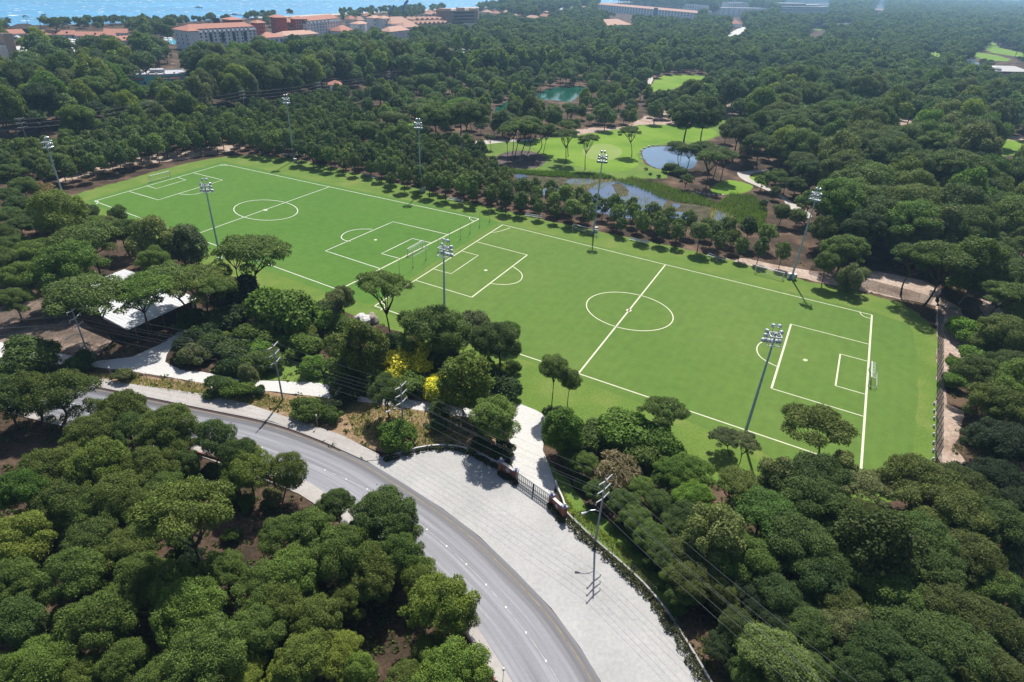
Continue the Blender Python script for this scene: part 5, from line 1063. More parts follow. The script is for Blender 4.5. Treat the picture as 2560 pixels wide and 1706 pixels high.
# teal building with flat roofs and awnings
t, L = bld('teal_building', (311, 192), (474, 186), 7, 24, 'teal_wall', 'turquoise two storey building with flat white edged roof and terracotta awnings', 'building', 'flat', vis=24, up=16, rmat='flat_roof', par='cap_stone', win=(9, (2.2,)), glass_w=1.6, glass_h=2.0)
for f, w_ in ((.03, 4), (.11, 7), (.44, 8), (.66, 8), (.92, 6)): MB().add([(L*f, -.05, 5.9), (L*f+w_, -.05, 5.9), (L*f+w_, -1.8, 4.9), (L*f, -1.8, 4.9), (L*f, -.05, 5.7), (L*f+w_, -.05, 5.7), (L*f+w_, -1.8, 4.7), (L*f, -1.8, 4.7)], [(0, 3, 2, 1), (4, 5, 6, 7), (3, 7, 6, 2), (0, 4, 7, 3), (1, 2, 6, 5), (0, 1, 5, 4)]).build('awning', 'roof_tile', t)
MB().box((L*.55, 14, 8.3), (9, 7, 2.4)).build('stair_head', 'flat_roof', t); MB().box((L*.2, 16, 7.9), (12, 5, 1.6)).build('roof_room', 'cap_stone', t)
for f in (.25, .38, .5, .62, .78): MB().box((L*f, 5, 7.8), (1.3, 1.0, 1.0)).build('roof_unit', 'white_paint', t)
bld('gatehouse', (824, 212), (853, 212), 6, 8, 'white_wall', 'small white gatehouse with orange roof among trees', 'building', 'hip', 2.5, .8, (2, (2.2,)), 'window_glass', vis=16, up=12, glass_w=1.8, glass_h=3)
bld('gatehouse', (786, 200), (800, 199), 5, 6, 'cream_wall', 'tiny orange roofed hut left of the white gatehouse', 'hut', 'hip', 2, .8, None, vis=3, up=4)
# white villas
for pl, pr, H, D, rh, w_, vis, lab in (((896, 61), (922, 59), 13, 14, 3, (3, (6, 10)), 20, 'left white villa block with two pink roof tiers'), ((933, 46), (956, 45), 21, 12, 3, (3, (8, 13, 18)), 28, 'taller white villa tower left of its twin'), ((957, 47), (978, 46), 21, 12, 3, (2, (8, 13, 18)), 30, 'taller white villa tower beside the broad pink roof'),
        ((978, 60), (1032, 58), 15, 22, 8, (6, (11,)), 10, 'broad pink roof over white villa walls'), ((976, 80), (1022, 75), 12, 16, 5, (5, (4, 8)), 16, 'front white villa with pink roof nearest the forest'), ((1010, 69), (1048, 67), 12, 16, 6, None, 5, 'right white villa with steep pink roof')):
    bld('white_villa', pl, pr, H, D, 'white_wall', lab, 'villa', 'hip', rh, 1.0, w_, 'window_glass', vis=vis, up=10, rmat='roof_tile_pale', group='white villas with pink roofs')
for pl, pr, H, lab, vis in (((1033, 61), (1122, 58), 11, 'front tan sawtooth roofed block', 9), ((1036, 50), (1110, 49), 14, 'middle tan sawtooth roofed block', 4), ((1079, 37), (1112, 37), 13, 'small back tan sawtooth block beside the brown hotel', 3)):
    bld('sawtooth_block', pl, pr, H, 22, 'tan_wall', lab, 'building', 'saw', 3.2, 1, None, vis=vis, up=7, rmat='roof_tile_pale', group='tan sawtooth roofed blocks')
t, L = bld('brown_hotel', (1112, 28), (1195, 27), 26, 20, 'brown_wall', 'brown flat roofed hotel block with dark balcony rows', 'hotel', 'flat', vis=28, up=8, rmat='tan_wall', par='tan_wall')
for z in (8, 13, 18, 23): MB().box((L*.56, -.06, z), (L*.62, .2, 2.6)).build('balcony_row', 'window_glass', t)
for f, w_, z in ((.1, .2, 29), (.95, .1, 29), (.56, .1, 30)): MB().box((L*f, 8, z/2+.3), (L*w_, 12.3, z)).build('stair_tower', 'tan_wall', t)
bld('flat_hall', (1130, 58), (1191, 60), 7, 20, 'cream_wall', 'pale low hall in front of the brown hotel', 'building', 'flat', vis=6, up=5, rmat='flat_roof')
t, L = bld('long_grey_hall', (1100, 138), (1194, 129), 6, 34, 'white_wall', 'long hall with plain grey roof in the forest', 'building', 'gable', 1.2, .5, None, vis=3, up=12, rmat='grey_roof')
for i, (x, y, w_, rf) in enumerate(((862, 48, 12, 'roof_tile'), (884, 50, 10, 'roof_tile_pale'), (905, 40, 13, 'roof_tile'), (1062, 31, 12, 'roof_tile'), (1205, 30, 14, 'roof_tile_pale'), (1226, 33, 16, 'roof_tile'), (1250, 30, 14, 'roof_tile_pale'), (1283, 38, 26, 'roof_tile_pale'), (1312, 44, 30, 'roof_tile_pale'), (1345, 40, 26, 'roof_tile'), (1360, 30, 22, 'roof_tile_pale'), (1395, 24, 18, 'cap_stone'), (1420, 21, 16, 'cap_stone'), (1448, 17, 20, 'roof_tile_pale'))):
    bld('beach_house', (x, y), (x+w_, y+w_*.1), 9, 16, 'cream_wall', ('orange' if rf == 'roof_tile' else 'pale pink' if rf == 'roof_tile_pale' else 'white')+' roofed beach house, '+(['leftmost', 'second from left', 'third from left', 'fourth from left', 'fifth from left', 'sixth from left', 'seventh from left'][i] if i < 7 else ['seventh from right', 'sixth from right', 'fifth from right', 'fourth from right', 'third from right', 'second from right', 'rightmost'][i-7])+' in the row behind the beach', 'house', 'hip', 5, 1, (3, (5,)), vis=4, up=5, rmat=rf, group='houses behind the beach')
# far hotels
t, L = bld('white_hotel', (1495, 11), (1742, 33), 18, 22, 'white_wall', 'very long white hotel with thin orange roof and window rows', 'hotel', 'hip', 5, 1.5, (34, (5, 10, 14.5)), 'window_glass', vis=18, up=6, glass_w=3.6, glass_h=2.4, rmat='roof_tile_pale')
MB().box((L*.62, -1, 11), (12, 3, 22)).build('glass_tower', 'blue_glass', t)
bld('pyramid_pavilion', (1514, 64), (1580, 62), 7, 44, 'cream_wall', 'wide pink pyramid roof with white lantern in the forest', 'pavilion', 'hip', 9, 1, None, vis=2, up=14, rmat='roof_tile_pale')
bld('low_house', (1830, 60), (1855, 60), 9, 24, 'white_wall', 'small pink roof above the pale far road', 'house', 'hip', 8, 1, None, vis=2, up=12, rmat='roof_tile')
bld('white_house', (2088, 63), (2131, 60), 7, 16, 'white_wall', 'small white house alone in the far forest', 'house', 'flat', vis=3, up=6, rmat='cap_stone')
for pl, pr, H, lab in (((1712, 12), (1770, 16), 22, 'white far hotel block just right of the long white hotel'), ((1803, 20), (1918, 22), 24, 'white far hotel with stepped terraces, centre of the far group'), ((1770, 30), (1852, 34), 9, 'low white far pavilion before the terraced hotel'), ((1822, 7), (1868, 8), 34, 'tallest white far block behind the terraced hotel')):
    bld('white_hotel', pl, pr, H, 26, 'white_wall', lab, 'hotel', 'flat', vis=8, up=3, win=(9, tuple(range(4, int(H)-1, 5))), wmat='blue_glass', glass_w=5.5, glass_h=2.2, rmat='cap_stone', group='white hotels at the far right shore')
t, L = bld('terraced_hotel', (1952, 17), (2074, 18), 28, 40, 'blue_glass', 'far blue glass hotel with stacked white terraces', 'hotel', 'flat', vis=18, up=10, rmat='cap_stone', par='white_wall')
for k, z in enumerate((6, 11.5, 17, 22.5, 28)): MB().box((L*.5, -1.0, z), (L*(1.02-.0*k), 3, 1.5)).build('terrace', 'white_paint', t)
for x0, x1, z in ((.02, .85, 33), (.02, .5, 37)): MB().box((L*(x0+x1)/2, 18, z-1), (L*(x1-x0), 24, 4.2)).build('upper_floor', 'blue_glass', t); MB().box((L*(x0+x1)/2, 18, z+1.6), (L*(x1-x0)+3, 27, 1.2)).build('upper_slab', 'white_paint', t)
t, L = bld('slide_tower', (2184, 25), (2212, 27), 22, 26, 'tan_wall', 'rocky water slide tower in the far forest', 'tower', 'hip', 6, 0, None, vis=9, up=12, rmat='brown_wall'); MB().tube([(L*.9, -2, 24), (L*1.2, -6, 18), (L*1.35, -12, 10), (L*1.55, -16, 3)], 2.2, 6).build('slide', 'white_paint', t)
t, L = bld('club_house', (2484, 178), (2575, 180), 6, 26, 'red_wall', 'golf club house with pale domes and red walls', 'club house', 'hip', 5, 1.5, (9, (2.5,)), 'cap_stone', vis=10, up=14, rmat='cap_stone', glass_w=2.6, glass_h=1.6); MB().ball((9, 9, 6), 9.5, 16, 8, (1, 1, .55)).build('dome', 'cap_stone', t, smooth=True)
# ------------------------------------------------------------------ shore: sunshades, pool, boats, slides, palms, parked cars
sheet('pool', [(414, 98), (430, 95), (440, 104), (438, 112), (425, 110)], .06, 'pool_water', .1)
def parasol():
    t = empty('sunshade', (0, 0, 0)); tag(t, 'square white sunshade', 'sunshade', 'white sunshades by the shore pool')
    MB().bar((0, 0, 0), (0, 0, 2.6), .06).build('pole', 'galvanised', t); s = 2.2; MB().add([(-s, -s, 2.3), (s, -s, 2.3), (s, s, 2.3), (-s, s, 2.3), (0, 0, 3.3), (-s, -s, 2.1), (s, -s, 2.1), (s, s, 2.1), (-s, s, 2.1)], [(0, 1, 4), (1, 2, 4), (2, 3, 4), (3, 0, 4), (0, 5, 6, 1), (1, 6, 7, 2), (2, 7, 8, 3), (3, 8, 5, 0)]).build('canopy', 'white_paint', t); return t
pr_ = parasol(); k = 0
for pts, lab in (([(164+8*i, 101+5*j+i) for j in range(3) for i in range(4)], 'square white sunshade in the cluster below the low orange roofs'), ([(380+5.5*i, 92-.1*i) for i in range(8)], 'square white sunshade in the row left of the grey hotel'), ([(414+6*i, 99+5*j) for j in range(2) for i in range(3)], 'square white sunshade beside the blue pool'), ([(36+8*i, 92+3*i) for i in range(4)], 'white sunshade near the brick tower')):
    for x, y in pts:
        P = G(x, y, 1); 
        if k == 0: pr_.location = (P[0], P[1], 0); pr_['label'] = lab
        else: dup(pr_, (P[0], P[1], 0), None, lab)
        k += 1
    CLEAR.append(np.array([(min(p[0] for p in pts)-5, min(p[1] for p in pts)-5), (max(p[0] for p in pts)+5, min(p[1] for p in pts)-5), (max(p[0] for p in pts)+5, max(p[1] for p in pts)+4), (min(p[0] for p in pts)-5, max(p[1] for p in pts)+4)], float))
P = G(181, 138); t = empty('white_tent', (P[0], P[1], 0), .3); tag(t, 'white peaked tent among dark trees', 'tent'); MB().add([(-4, -4, 3), (4, -4, 3), (4, 4, 3), (-4, 4, 3), (0, 0, 8)], [(0, 1, 4), (1, 2, 4), (2, 3, 4), (3, 0, 4), (3, 2, 1, 0)]).build('canopy', 'white_paint', t)
for s in ((-3.8, -3.8), (3.8, -3.8), (3.8, 3.8), (-3.8, 3.8)): MB().bar((*s, 0), (*s, 3), .1).build('pole', 'galvanised', t)
CLEAR.append(np.array([(168, 120), (194, 120), (194, 139), (168, 139)], float))
def boat(px, L, label):
    P = G(*px, -1.2); t = empty('motor_boat', (P[0], P[1], -1.3), rnd.uniform(-.3, .3)); tag(t, label, 'boat', 'white boats off the beach')
    n = 8; vs = []; fs = []
    for k in range(n+1):
        u = k/n; w_ = L*.16*(1-u**3) if k < n else .02; vs += [(L*(u-.5), -w_, 1.3+.4*u), (L*(u-.5), -w_*.6, -.4), (L*(u-.5), w_*.6, -.4), (L*(u-.5), w_, 1.3+.4*u)]
    for k in range(n): a = 4*k; fs += [(a, a+1, a+5, a+4), (a+1, a+2, a+6, a+5), (a+2, a+3, a+7, a+6), (a+3, a, a+4, a+7)]
    fs.append((0, 3, 2, 1)); MB().add(vs, fs).build('hull', 'white_paint', t); MB().box((-L*.08, 0, 2.2), (L*.34, L*.2, 1.6)).build('cabin', 'white_wall', t); MB().box((-L*.08, 0, 2.3), (L*.35, L*.205, .6)).build('windscreen', 'window_glass', t)
boat((270, 49), 14, 'white motor boat near the left shore'); boat((498, 20), 17, 'white boat farther out above the grey hotel'); boat((590, 38), 22, 'wide white boat anchored just above the hotel roof')
P = G(1000, 44); t = empty('water_slide', (P[0], P[1], 0)); tag(t, 'blue water slides behind the white villas', 'water slide')
MB().tube([(-22, 0, 3), (-18, 0, 8), (-14, 0, 14), (-12, 4, 20)], 2.2, 7).build('chute', 'blue_plastic', t); MB().tube([(2, 0, 3), (6, 0, 10), (8, 2, 18), (10, 4, 24), (16, 6, 30)], 2.2, 7).build('chute', 'blue_plastic', t); MB().bar((10, 6, 0), (10, 6, 22), .8).bar((-12, 6, 0), (-12, 6, 19), .8).build('support', 'white_paint', t)
def palm_mesh(seed):
    rg = np.random.default_rng(seed); V = []; Fq = []
    for i in range(16):
        th = 2*math.pi*i/16+rg.normal()*.2; el = rg.uniform(-.3, 1.0); L = rg.uniform(2.2, 3.0); prev = None
        for k in range(6):
            u = k/5; r = L*u*math.cos(el*(1-u*.5)); z = L*(math.sin(el)*u-.55*u*u); w_ = .38*math.sin(math.pi*min(.95, u+.1)); c, s = math.cos(th), math.sin(th)
            V += [(r*c-w_*s, r*s+w_*c, z-.12), (r*c, r*s, z), (r*c+w_*s, r*s-w_*c, z-.12)]; b = len(V)-3
            if prev is not None: Fq += [(prev, prev+1, b+1, b), (prev+1, prev+2, b+2, b+1)]
            prev = b
    return np_mesh('palm_crown', np.array(V), [np.array(Fq)], ['pine_needles'])
PM = palm_mesh(3)
for i, (x, y, h) in enumerate([(17, 72, 11), (72, 70, 13), (102, 68, 10), (119, 68, 14), (213, 72, 11), (158, 70, 8), (880, 45, 12), (1045, 36, 13), (1062, 35, 11), (1080, 34, 13), (1100, 33, 10)]):
    P = G(x, y); t = empty('palm_tree', (P[0], P[1], 0)); tag(t, 'tall palm on the shore, '+('left frame edge' if i == 0 else 'beside the thatched hall' if i == 1 else 'second right of the thatched hall' if i == 2 else 'tallest above the long orange roof' if i == 3 else 'above the second low house' if i == 4 else 'low one above the long orange roof' if i == 5 else 'beyond the hotel wing' if i == 6 else ['leftmost', 'second', 'third', 'rightmost'][i-7]+' of four beyond the sawtooth blocks'), 'palm', 'palms along the shore')
    a = inst('crown', PM, t, (0, 0, h), (0, 0, i), (1.5, 1.5, 1.5)); a.color = (.06, .09, .035, 1); MB().tube([(0, 0, 0), (.3, 0, h*.5), (0, 0, h)], [.35, .25, .22], 7).build('trunk', 'grey_bark', t)
def car(px, rz, label, mat):
    P = G(*px); t = empty('parked_car', (P[0], P[1], .03), rz); tag(t, label, 'car', 'parked cars among the trees')
    MB().prism([(-2.1, -.85), (2.0, -.85), (2.2, -.5), (2.2, .5), (2.0, .85), (-2.1, .85)], .35, .9).build('body', mat, t)
    MB().add([(-1.7, -.75, .9), (1.0, -.75, .9), (1.0, .75, .9), (-1.7, .75, .9), (-1.3, -.62, 1.45), (.4, -.62, 1.45), (.4, .62, 1.45), (-1.3, .62, 1.45)], [(4, 5, 6, 7), (0, 1, 5, 4), (1, 2, 6, 5), (2, 3, 7, 6), (3, 0, 4, 7)]).build('cabin', 'window_glass', t)
    MB().box((-.45, 0, 1.47), (1.6, 1.2, .05)).build('roof', mat, t)
    for x in (-1.3, 1.3):
        for y in (-.8, .8): MB().bar((x, y-.1, .33), (x, y+.1, .33), .33, .33, 10).build('wheel', 'dark_metal', t)
for x, y, rz, lab, m in ((*z1(1965, 405), .4, 'white car in front of the pale car park', 'white_paint'), (*z1(1990, 425), .4, 'dark car in the pale car park', 'dark_metal'), (*z1(2012, 402), .4, 'silver car at back of the pale car park', 'galvanised'), (*z2(205, 605), 1.0, 'white car on the dark track under cables', 'white_paint'), (*z2(421, 602), 1.0, 'white car parked right along the dark track', 'white_paint'), (*z1(2310, 690), .9, 'white car by the white gatehouse', 'white_paint'), (*z2(1985, 380), .6, 'white van left on the pale forest road', 'white_paint'), (*z2(2135, 350), .6, 'white van right on the pale forest road', 'white_paint')):
    car((x, y), rz, lab, m)
# boulder by the near pitch, stones round the pond
def boulder(px, wpx, zs, label, seed, name='boulder', grp=None, mat='rock'):
    P = G(*px); r = wpx/F_*depth_at(P)/2; rg = np.random.default_rng(seed); bm = bmesh.new(); bmesh.ops.create_icosphere(bm, subdivisions=3, radius=r)
    ph = rg.normal(size=(7, 3))*1.3/r
    for v in bm.verts:
        d = sum(math.sin(v.co.dot(Vector(p))*2+i) for i, p in enumerate(ph))*.09; v.co *= 1+d; v.co.z *= zs
    me = bpy.data.meshes.new(name); bm.to_mesh(me); bm.free(); me.materials.append(MATS[mat]); tag(inst(name, me, None, (P[0], P[1], r*zs*.35)), label, 'boulder', grp)
boulder(z5(150, 660), 130/K, .75, 'large pale boulder at the pitch edge behind green shrubs', 3, mat='cap_stone'); boulder(z5(200, 650), 110/K, .8, 'grey brown boulder beside the large pale one', 5)
for i, (x, y) in enumerate([z3(120, 1330), z3(150, 1335), z3(180, 1340), z3(215, 1342), z3(250, 1343), z3(280, 1345), z3(100, 1325)] + [z2(2068, 1035), z2(2090, 1022), z2(2118, 1010), z2(2150, 1003), z2(2185, 1003), z2(2062, 1060), z2(2070, 1090)]):
    boulder((x, y+1), 5.5, .7, 'pale edging stone '+('in the row below the small golf tee' if i < 7 else 'on the bank of the blue pond'), i, 'edging_stone', 'edging stones '+('below the tee' if i < 7 else 'round the pond'), 'cap_stone')
# reeds and tall dry grass: uncountable
def blades(name, polys, n, h, w_, mat, label, sag=.3):
    rg = np.random.default_rng(n); V = []; polyw = [np.array(p, float) for p in polys]; tot = 0
    pts = []
    for p in polyw:
        lo, hi = p.min(0), p.max(0); m_ = int(n/len(polyw)); c = lo+(hi-lo)*rg.random((m_*3, 2)); c = c[inpoly(c[:, 0], c[:, 1], p)][:m_]; pts.append(c)
    pts = np.concatenate(pts); W = np.array([G(x, y) for x, y in pts]); m_ = len(W); th = rg.random(m_)*6.28; hh = h*(.5+.8*rg.random(m_)); dx = np.stack([np.cos(th), np.sin(th), 0*th], 1)*w_/2
    tip = W+np.stack([rg.normal(size=m_)*sag*hh, rg.normal(size=m_)*sag*hh, hh], 1); V = np.stack([W-dx, W+dx, tip], 1).reshape(-1, 3); o0 = W[0].copy(); V = V-o0
    o = inst(name, np_mesh(name, V, [np.arange(m_*3).reshape(-1, 3)], ['leaves']), None, o0); o.color = (*mat, 1); tag(o, label, 'plants', None, 'stuff')
def inpoly(px, py, poly):
    px = np.asarray(px); py = np.asarray(py); c = np.zeros(px.shape, bool); n = len(poly); j = n-1
    for i in range(n):
        xi, yi = poly[i]; xj, yj = poly[j]
        if yi != yj:
            q = ((yi > py) != (yj > py)) & (px < (xj-xi)*(py-yi)/(yj-yi)+xi); c ^= q
        j = i
    return c
R1 = [z2(1880, 1250), z2(2000, 1225), z2(2150, 1255), z2(2351, 1320), z3(100, 1350), z3(240, 1410), z3(330, 1340), z3(480, 1350), z3(590, 1450), z3(560, 1567), z3(450, 1610), z3(350, 1500), z3(200, 1430), z3(0, 1400), z2(2200, 1370), z2(2080, 1310)]
R2 = [z2(1080, 1165), z2(1250, 1180), z2(1450, 1190), z2(1650, 1200), z2(1800, 1205), z2(1900, 1240), z2(1700, 1232), z2(1480, 1222), z2(1250, 1205), z2(1120, 1190)]
blades('reeds', [R1, R1, R2], 15000, 1.5, .28, (.19, .26, .06), 'green reeds crowding the banks of the marsh pond')
blades('dry_reeds', [[z2(1800, 1330), z2(2000, 1330), z2(2190, 1390), z2(2330, 1440), z2(2150, 1490), z2(1900, 1480)], [z2(1600, 1240), z2(1900, 1240), z2(1780, 1310), z2(1500, 1300)], [z3(180, 1430), z3(340, 1440), z3(370, 1600), z3(200, 1590)]], 1700, 1.5, .2, (.48, .42, .26), 'thin dry reeds standing in the marsh water')
blades('tall_grass', [[z4(600, 1005), z4(1400, 1080), z4(2030, 1190), z4(2060, 1290), z4(1700, 1215), z4(900, 1080)], [z5(0, 1200), z5(330, 1240), z5(880, 1320), z5(860, 1480), z5(480, 1540), z5(100, 1440)], [z8(1500, 220), z8(1600, 360), z8(1900, 600), z8(2150, 850), z8(2140, 930), z8(1800, 590), z8(1560, 390)]], 14000, .5, .16, (.26, .27, .08), 'rough green and dry grass on the roadside verges', .5)
# ------------------------------------------------------------------ plantations and scattered trees
def inpoly(px, py, poly):
    px = np.asarray(px); py = np.asarray(py); c = np.zeros(px.shape, bool); n = len(poly); j = n-1
    for i in range(n):
        xi, yi = poly[i]; xj, yj = poly[j]
        if yi != yj:
            q = ((yi > py) != (yj > py)) & (px < (xj-xi)*(py-yi)/(yj-yi)+xi); c ^= q
        j = i
    return c
FOOT = [np.array([(-60, 360), (0, 352), (190, 327), (490, 292), (690, 257), (850, 227), (1000, 202), (1010, 222), (850, 260), (690, 296), (490, 330), (190, 368), (0, 400), (-60, 410)], float)]
def blocked(px, py):
    b = np.zeros(np.asarray(px).shape, bool)
    for p in CLEAR:
        b |= inpoly(px, py, p)
    return b
def visible_ok(X, Y, zc, Rr, half):
    """foot, crown centre, crown sides and top must stay off the open areas"""
    q = proj(np.stack([X, Y, np.zeros_like(X)], 1)); ok = ~blocked(q[:, 0], q[:, 1]) & ~inpoly(q[:, 0], q[:, 1], SEAPOLY) & ~inpoly(q[:, 0], q[:, 1], FOOT[0])
    for dx, dz in ((0, 0), (-.7, 0), (.7, 0), (0, .75), (0, -.5)):
        q = proj(np.stack([X+dx*Rr, Y, zc+dz*half], 1)); ok &= ~blocked(q[:, 0], q[:, 1])
    return ok
PLF = np.array([(-60, 405), (0, 402), (127, 388), (236, 368), (363, 336), (490, 322), (565, 305), (690, 290), (800, 263), (850, 255), (900, 300), (960, 345), (1000, 380), (850, 378), (790, 425), (735, 408), (640, 392), (566, 383), (450, 398), (330, 432), (230, 462), (165, 470), (120, 484), (60, 462), (-60, 440)], float)
PLG = np.array([(775, 428), (800, 395), (853, 376), (998, 366), (1107, 370), (1200, 385), (1240, 462), (1324, 492), (1390, 508), (1542, 540), (1651, 563), (1760, 584), (1850, 608), (1965, 642), (1965, 690), (1850, 664), (1700, 632), (1560, 604), (1400, 570), (1250, 545), (1136, 513), (1010, 484), (890, 452)], float)
def plantation(poly, zone, s1, s2, Rm, tone):
    w0 = np.array([G(x, y)[:2] for x, y in poly]); d = np.array(G(1197, 548))[:2]-np.array(G(558, 411))[:2]; d /= np.linalg.norm(d); nn = np.array([-d[1], d[0]])
    a = w0 @ d; b = w0 @ nn
    U_, V_ = np.meshgrid(np.arange(a.min(), a.max(), s1), np.arange(b.min(), b.max(), s2)); U_ = U_+ (np.arange(U_.shape[0])[:, None] % 2)*s1*.5
    U_ = U_.ravel()+nr.normal(size=U_.size)*.55; V_ = V_.ravel()+nr.normal(size=V_.size)*.45
    P = U_[:, None]*d+V_[:, None]*nn
    q = proj(np.stack([P[:, 0], P[:, 1], np.zeros(len(P))], 1)); k = inpoly(q[:, 0], q[:, 1], poly) & (nr.random(len(P)) < .95)
    P = P[k]; Rr = Rm*(.78+.42*nr.random(len(P))); zc = Rr*(1.85+.45*nr.random(len(P)))
    man = np.array([(t['x'], t['y'], t['R']) for t in TREES if t['man']]); 
    for i in range(len(P)):
        if np.any(np.hypot(man[:, 0]-P[i, 0], man[:, 1]-P[i, 1]) < man[:, 2]*.7+Rr[i]*.5): continue
        tn = tone if nr.random() < .7 else ('olive' if nr.random() < .5 else 'dark green')
        TREES.append(dict(kind='young_pine', x=P[i, 0], y=P[i, 1], R=Rr[i], zc=zc[i], tone=tn, zone=zone, man=False, off=np.zeros(2)))
ZPF = 'behind far left corner'; ZPG = 'behind far touchline'
plantation(PLG, ZPG, 6.9, 6.9, 3.05, 'pale green'); plantation(PLF, ZPF, 6.2, 6.8, 3.3, 'pale green')
CLEAR.append(PLF); CLEAR.append(PLG)
CLEAR.append(np.array([(1650, 395), (1790, 400), (1870, 440), (1950, 500), (2010, 560), (1950, 640), (1800, 590), (1700, 520)], float))
# open-water and building silhouettes are in CLEAR already; scatter the rest of the woodland ring by ring
BROAD = [np.array(p, float) for p in ([(360, 220), (500, 190), (640, 150), (700, 190), (850, 200), (860, 290), (760, 280), (640, 290), (540, 310), (420, 330), (300, 320), (100, 330), (0, 310), (0, 250), (200, 240)],
          [(840, 150), (1000, 120), (1060, 160), (1300, 160), (1500, 150), (1640, 150), (1620, 190), (1460, 200), (1300, 210), (1200, 230), (1100, 215), (1000, 215), (880, 225), (830, 190)],
          [(1120, 270), (1260, 240), (1450, 230), (1500, 280), (1450, 330), (1300, 330), (1200, 330), (1110, 330)], [(2140, 300), (2330, 310), (2480, 350), (2480, 400), (2300, 420), (2150, 380)])]
SMALL = [np.array(p, float) for p in ([(850, 230), (1080, 220), (1440, 180), (1640, 200), (1640, 330), (1400, 340), (1200, 340), (1000, 350), (850, 300)], [(1640, 170), (2000, 190), (1900, 260), (1640, 270)])]
DARKL = [np.array(p, float) for p in ([(0, 110), (430, 110), (900, 100), (1000, 120), (700, 160), (520, 180), (260, 240), (0, 260)],)]
rows = []; r = 45.0
while r < 9000:
    s = 9.0 if r < 170 else 11.0 if r < 330 else (12.5 if r < 1300 else 12.5*(r/1300)**.8)
    n = int(R(104)*r/s); th = (np.arange(n)+nr.random()*.9)/n*R(104)-R(52)
    rr = r+nr.normal(size=n)*s*.28; th = th+nr.normal(size=n)*.28*s/r
    rows.append(np.stack([rr*np.sin(th), rr*np.cos(th), np.full(n, s)], 1)); r += s*.84
P = np.concatenate(rows)
q = proj(np.stack([P[:, 0], P[:, 1], np.full(len(P), 8.)], 1)); k = (q[:, 2] > 5) & (q[:, 0] > -70) & (q[:, 0] < 2630) & (q[:, 1] > -20) & (q[:, 1] < 1800); P = P[k]
q = proj(np.stack([P[:, 0], P[:, 1], np.zeros(len(P))], 1))
s = P[:, 2].copy(); small = np.zeros(len(P), bool); broad = np.zeros(len(P), bool); dark = np.zeros(len(P), bool)
for p in SMALL: small |= inpoly(q[:, 0], q[:, 1], p)
for p in BROAD: broad |= inpoly(q[:, 0], q[:, 1], p)
for p in DARKL: dark |= inpoly(q[:, 0], q[:, 1], p)
Rr = s*(.37+.42*nr.random(len(P))); Rr[(q[:, 1] < 85) & (q[:, 0] < 1250)] *= .55; Rr[small] *= .62; Rr[~small & (P[:, 1] > 170) & (P[:, 1] < 600)] *= 1.18
bsel = (nr.random(len(P)) < np.where(broad, .62, .17)) & (P[:, 1] > 150)
rsel = nr.random(len(P)) < np.where(small, .6, .22)
kinds = np.where(bsel, 2, np.where(rsel, 1, 0))
Rr[bsel] *= .78
zc = Rr*np.choose(kinds, [1.3+.3*nr.random(len(P)), 1.5+.25*nr.random(len(P)), 1.75+.35*nr.random(len(P))])
half = Rr*np.choose(kinds, [.6, .85, 1.3])
ok = visible_ok(P[:, 0], P[:, 1], zc, Rr, half)
man = np.array([(t['x'], t['y'], t['R']) for t in TREES if t['man']])
near = P[:, 1] < 420
for i in np.nonzero(ok & near)[0]:
    if np.any(np.hypot(man[:, 0]-P[i, 0], man[:, 1]-P[i, 1]) < (man[:, 2]+Rr[i])*(.95 if P[i, 1] < 135 and P[i, 0] < 5 else .62 if P[i, 1] < 125 else .74)): ok[i] = False
# holes of bare ground in the nearest wood stay open
P, Rr, zc, kinds, dark, q = P[ok], Rr[ok], zc[ok], kinds[ok], dark[ok], q[ok]
dist = np.hypot(P[:, 0], P[:, 1])
KN = ['umbrella_pine', 'round_pine', 'broadleaf_tree']
def zone_of(x, y):
    if y > 1000 and x < 1200: return ZA
    if y > 1100: return ZC
    if x > 2150 and y > 430: return ZD
    if x < 620 and 400 < y <= 1000: return 'in wood left of pitch'
    if x < 900: return 'in wood behind left plantation'
    if x < 1700 and y > 190: return 'in grove between ponds'
    if x < 1700: return 'in forest before hotels'
    if y > 300: return 'in wood right of pond'
    return 'in far right forest'
tp = nr.random(len(P))
for i in range(len(P)):
    kd = KN[kinds[i]]
    if kd == 'broadleaf_tree': tn = 'grey green' if tp[i] < .35 else ('yellow green' if tp[i] < .5 else 'bright green' if tp[i] < .75 else 'mid green')
    else: tn = ('dark green' if tp[i] < .6 else 'bluish green') if dark[i] else ('mid green' if tp[i] < .5 else 'dark green' if tp[i] < .68 else 'bright green' if tp[i] < .8 else 'bluish green' if dist[i] > 500 else 'olive')
    TREES.append(dict(kind=kd, x=P[i, 0], y=P[i, 1], R=Rr[i], zc=zc[i], tone=tn, zone=zone_of(q[i, 0], q[i, 1]), man=False, off=np.zeros(2)))
